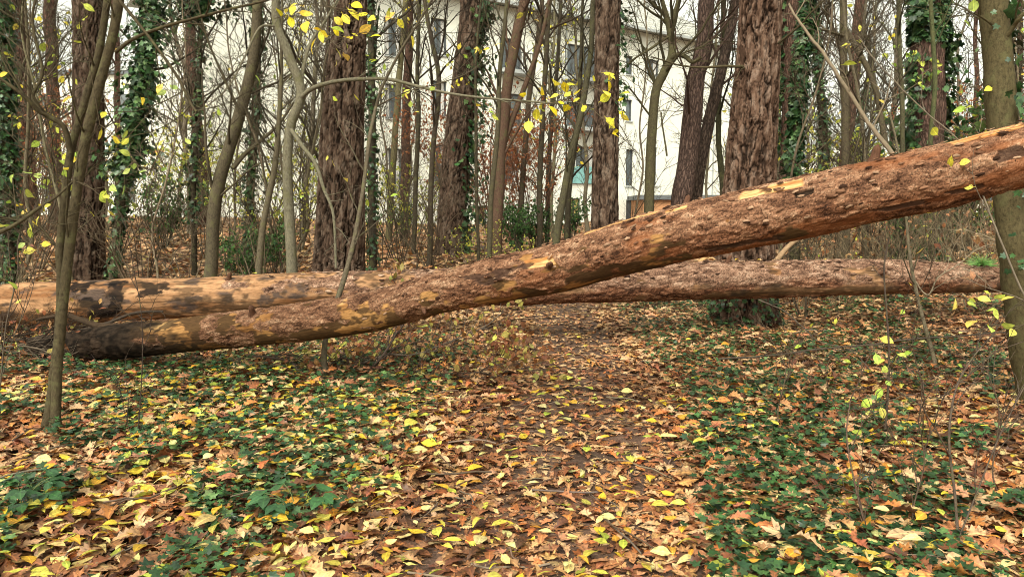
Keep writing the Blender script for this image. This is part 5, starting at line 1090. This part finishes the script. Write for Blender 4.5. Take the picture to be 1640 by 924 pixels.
# wall skin with real openings: split into a grid of panels, leaving the openings free
us = sorted(set([0, 40] + [r[0] for r in rects] + [r[1] for r in rects])); zs = sorted(set([-1, 14.] + [r[2] for r in rects] + [r[3] for r in rects]))
for i in range(len(us) - 1):
    run = None
    for j in range(len(zs) - 1):
        cu, cz = (us[i] + us[i + 1]) / 2, (zs[j] + zs[j + 1]) / 2; hole = any(r[0] < cu < r[1] and r[2] < cz < r[3] for r in rects)
        if not hole:
            if run is None: run = zs[j]
        if (hole or j == len(zs) - 2) and run is not None:
            fc.bx(front, us[i], us[i + 1], 0, -.297, run, zs[j] if hole else zs[j + 1]); run = None
front.obj('facade', M_WALL, bt, False)
for (a, b, z0, z1, kd) in rects:
    gw = Geo(); gf = Geo(); fw = .07
    for (p, q, r_, s_) in ((a, a + fw, z0, z1), (b - fw, b, z0, z1), (a + fw, b - fw, z0, z0 + fw), (a + fw, b - fw, z1 - fw, z1)): fc.bx(gf, p, q, -.12, -.20, r_, s_)
    if b - a > .9: fc.bx(gf, (a + b) / 2 - .035, (a + b) / 2 + .035, -.12, -.20, z0 + fw, z1 - fw)
    w_ = gf.obj('door' if kd == 'door' else 'window', M_FRAME, bt, False)
    fc.bx(gw, a + fw, b - fw, -.21, -.24, z0 + fw, z1 - fw); gw.obj('pane', M_YDOOR if kd == 'door' else M_GLASS, w_, False)
    if kd == 'win' or kd == 'french':
        gc = Geo(); fc.bx(gc, a + fw + .05, a + (b - a) * .30, -.205, -.208, z0 + fw, z1 - fw); fc.bx(gc, b - (b - a) * .30, b - fw - .05, -.205, -.208, z0 + fw, z1 - fw); gc.obj('curtain', M_CURT, w_, False)
    if kd == 'french':
        gg = Geo(); fc.bx(gg, a - .1, b + .1, .10, .13, z0 - .05, z0 + 1.1); gg.obj('balustrade', M_TEAL, bt, False)
    if kd == 'balc':
        gb = Geo(); fc.bx(gb, a - .3, b + .3, .002, 1.0, z0 - .25, z0 - .02); gb.obj('balcony_slab', M_SLAB, bt, False)
        gr = Geo(); fc.bx(gr, a - .3, b + .3, .94, .98, z0 + 1.0, z0 + 1.06)
        for k in np.arange(a - .28, b + .28, .14): fc.bx(gr, k, k + .03, .945, .975, z0 - .02, z0 + 1.0)
        gr.obj('balcony_railing', M_METAL, bt, False)
    elif kd != 'door':
        gs_ = Geo(); fc.bx(gs_, a - .05, b + .05, .002, .08, z0 - .09, z0 - .03); gs_.obj('sill', M_SLAB, bt, False)
# roof with overhang
def fpt(a, n_, z): return fc.c + fc.u * a + fc.n * n_ + np.array([0, 0, z])
g = Geo(); V = [fpt(-.8, .8, 14.05), fpt(40.8, .8, 14.05), fpt(40.8, -13.8, 14.05), fpt(-.8, -13.8, 14.05), fpt(5.5, -6.5, 19.2), fpt(35, -6.5, 19.2)]
g.add(V, [(0, 1, 5, 4), (2, 3, 4, 5), (0, 3, 2, 1)]); g.more([(1, 2, 5), (3, 0, 4)]); g.obj('roof', M_TILE, bt, False)
g = Geo(); fc.bx(g, -.8, 40.8, .801, .93, 13.9, 14.08); g.obj('gutter', M_SLAB, bt, False)
g = Geo(); s0, _ = fc.st(905, 300); fc.bx(g, s0 - .04, s0 + .04, .003, .09, .3, 13.9); g.obj('downpipe', M_SLAB, bt, False); g = Geo(); s0, _ = fc.st(1140, 300); fc.bx(g, s0 - .04, s0 + .04, .003, .09, .3, 13.9); g.obj('downpipe', M_SLAB, bt, False)
def simple_building(name, label, pxa, pxb, d, top_py, mat_, roofmat, rows, cols_, depth=8, fas=None, overhang=.3):
    a = ground_at(pxa, d); b = ground_at(pxb, d); ztop = at(pxa, top_py, d)[2]
    f = Facade((b[0], d), (-1, 0), a[2]); Wd = b[0] - a[0]
    t = thing(name, label, 'building', ((a[0] + b[0]) / 2, d + depth / 2, a[2])); g = Geo(); f.bx(g, 0, Wd, 0, -depth, a[2] - .8, ztop); g.obj('wall', mat_, t, False)
    g = Geo(); f.bx(g, -overhang, Wd + overhang, overhang, -depth - overhang, ztop + .003, ztop + .3); g.obj('roof', roofmat, t, False)
    if rows:
        zz_ = np.linspace(a[2] + 1.0, ztop, rows + 1)[:-1]; hh = (ztop - a[2] - 1.) / rows
        for z in zz_:
            for k in range(cols_):
                u0 = Wd * (k + .28) / cols_; u1 = Wd * (k + .72) / cols_
                gw = Geo(); f.bx(gw, u0, u1, .002, .05, z, z + hh * .55); w_ = gw.obj('window', M_FRAME, t, False)
                gp = Geo(); f.bx(gp, u0 + .08, u1 - .08, .052, .06, z + .08, z + hh * .55 - .08); gp.obj('pane', M_GLASS, w_, False)
    return t, f, Wd, ztop
simple_building('brick_garage', 'low flat-roofed brick outbuilding in front of the cream apartment block', 1030, 1182, 48, 320, M_BRICK, M_CARPORT, 0, 0, 5, overhang=.25)
simple_building('peach_house', 'peach and brick house just visible left of the thickest pine', 1149, 1215, 66, 212, plain('peach_render', (.68, .50, .34), .85, .1), M_CARPORT, 2, 3, 8)
simple_building('pale_building', 'pale building glimpsed through the trunks at the left', -60, 470, 58, 120, M_WALLG, M_CARPORT, 3, 9, 10)
simple_building('flat_pavilion', 'low pale pavilion with an orange roof edge behind the left trees', 255, 455, 44, 248, M_WALLG, M_BRICK, 1, 6, 6)
simple_building('distant_block', 'distant pale block with rows of windows behind the ivy trees at the right', 1235, 1452, 82, 232, M_WALLG, M_SLAB, 3, 7, 10)
simple_building('distant_shed', 'distant white low building beyond the brambles at the right edge', 1490, 1760, 58, 262, M_WALL, M_CARPORT, 1, 4, 8)
finish_org()
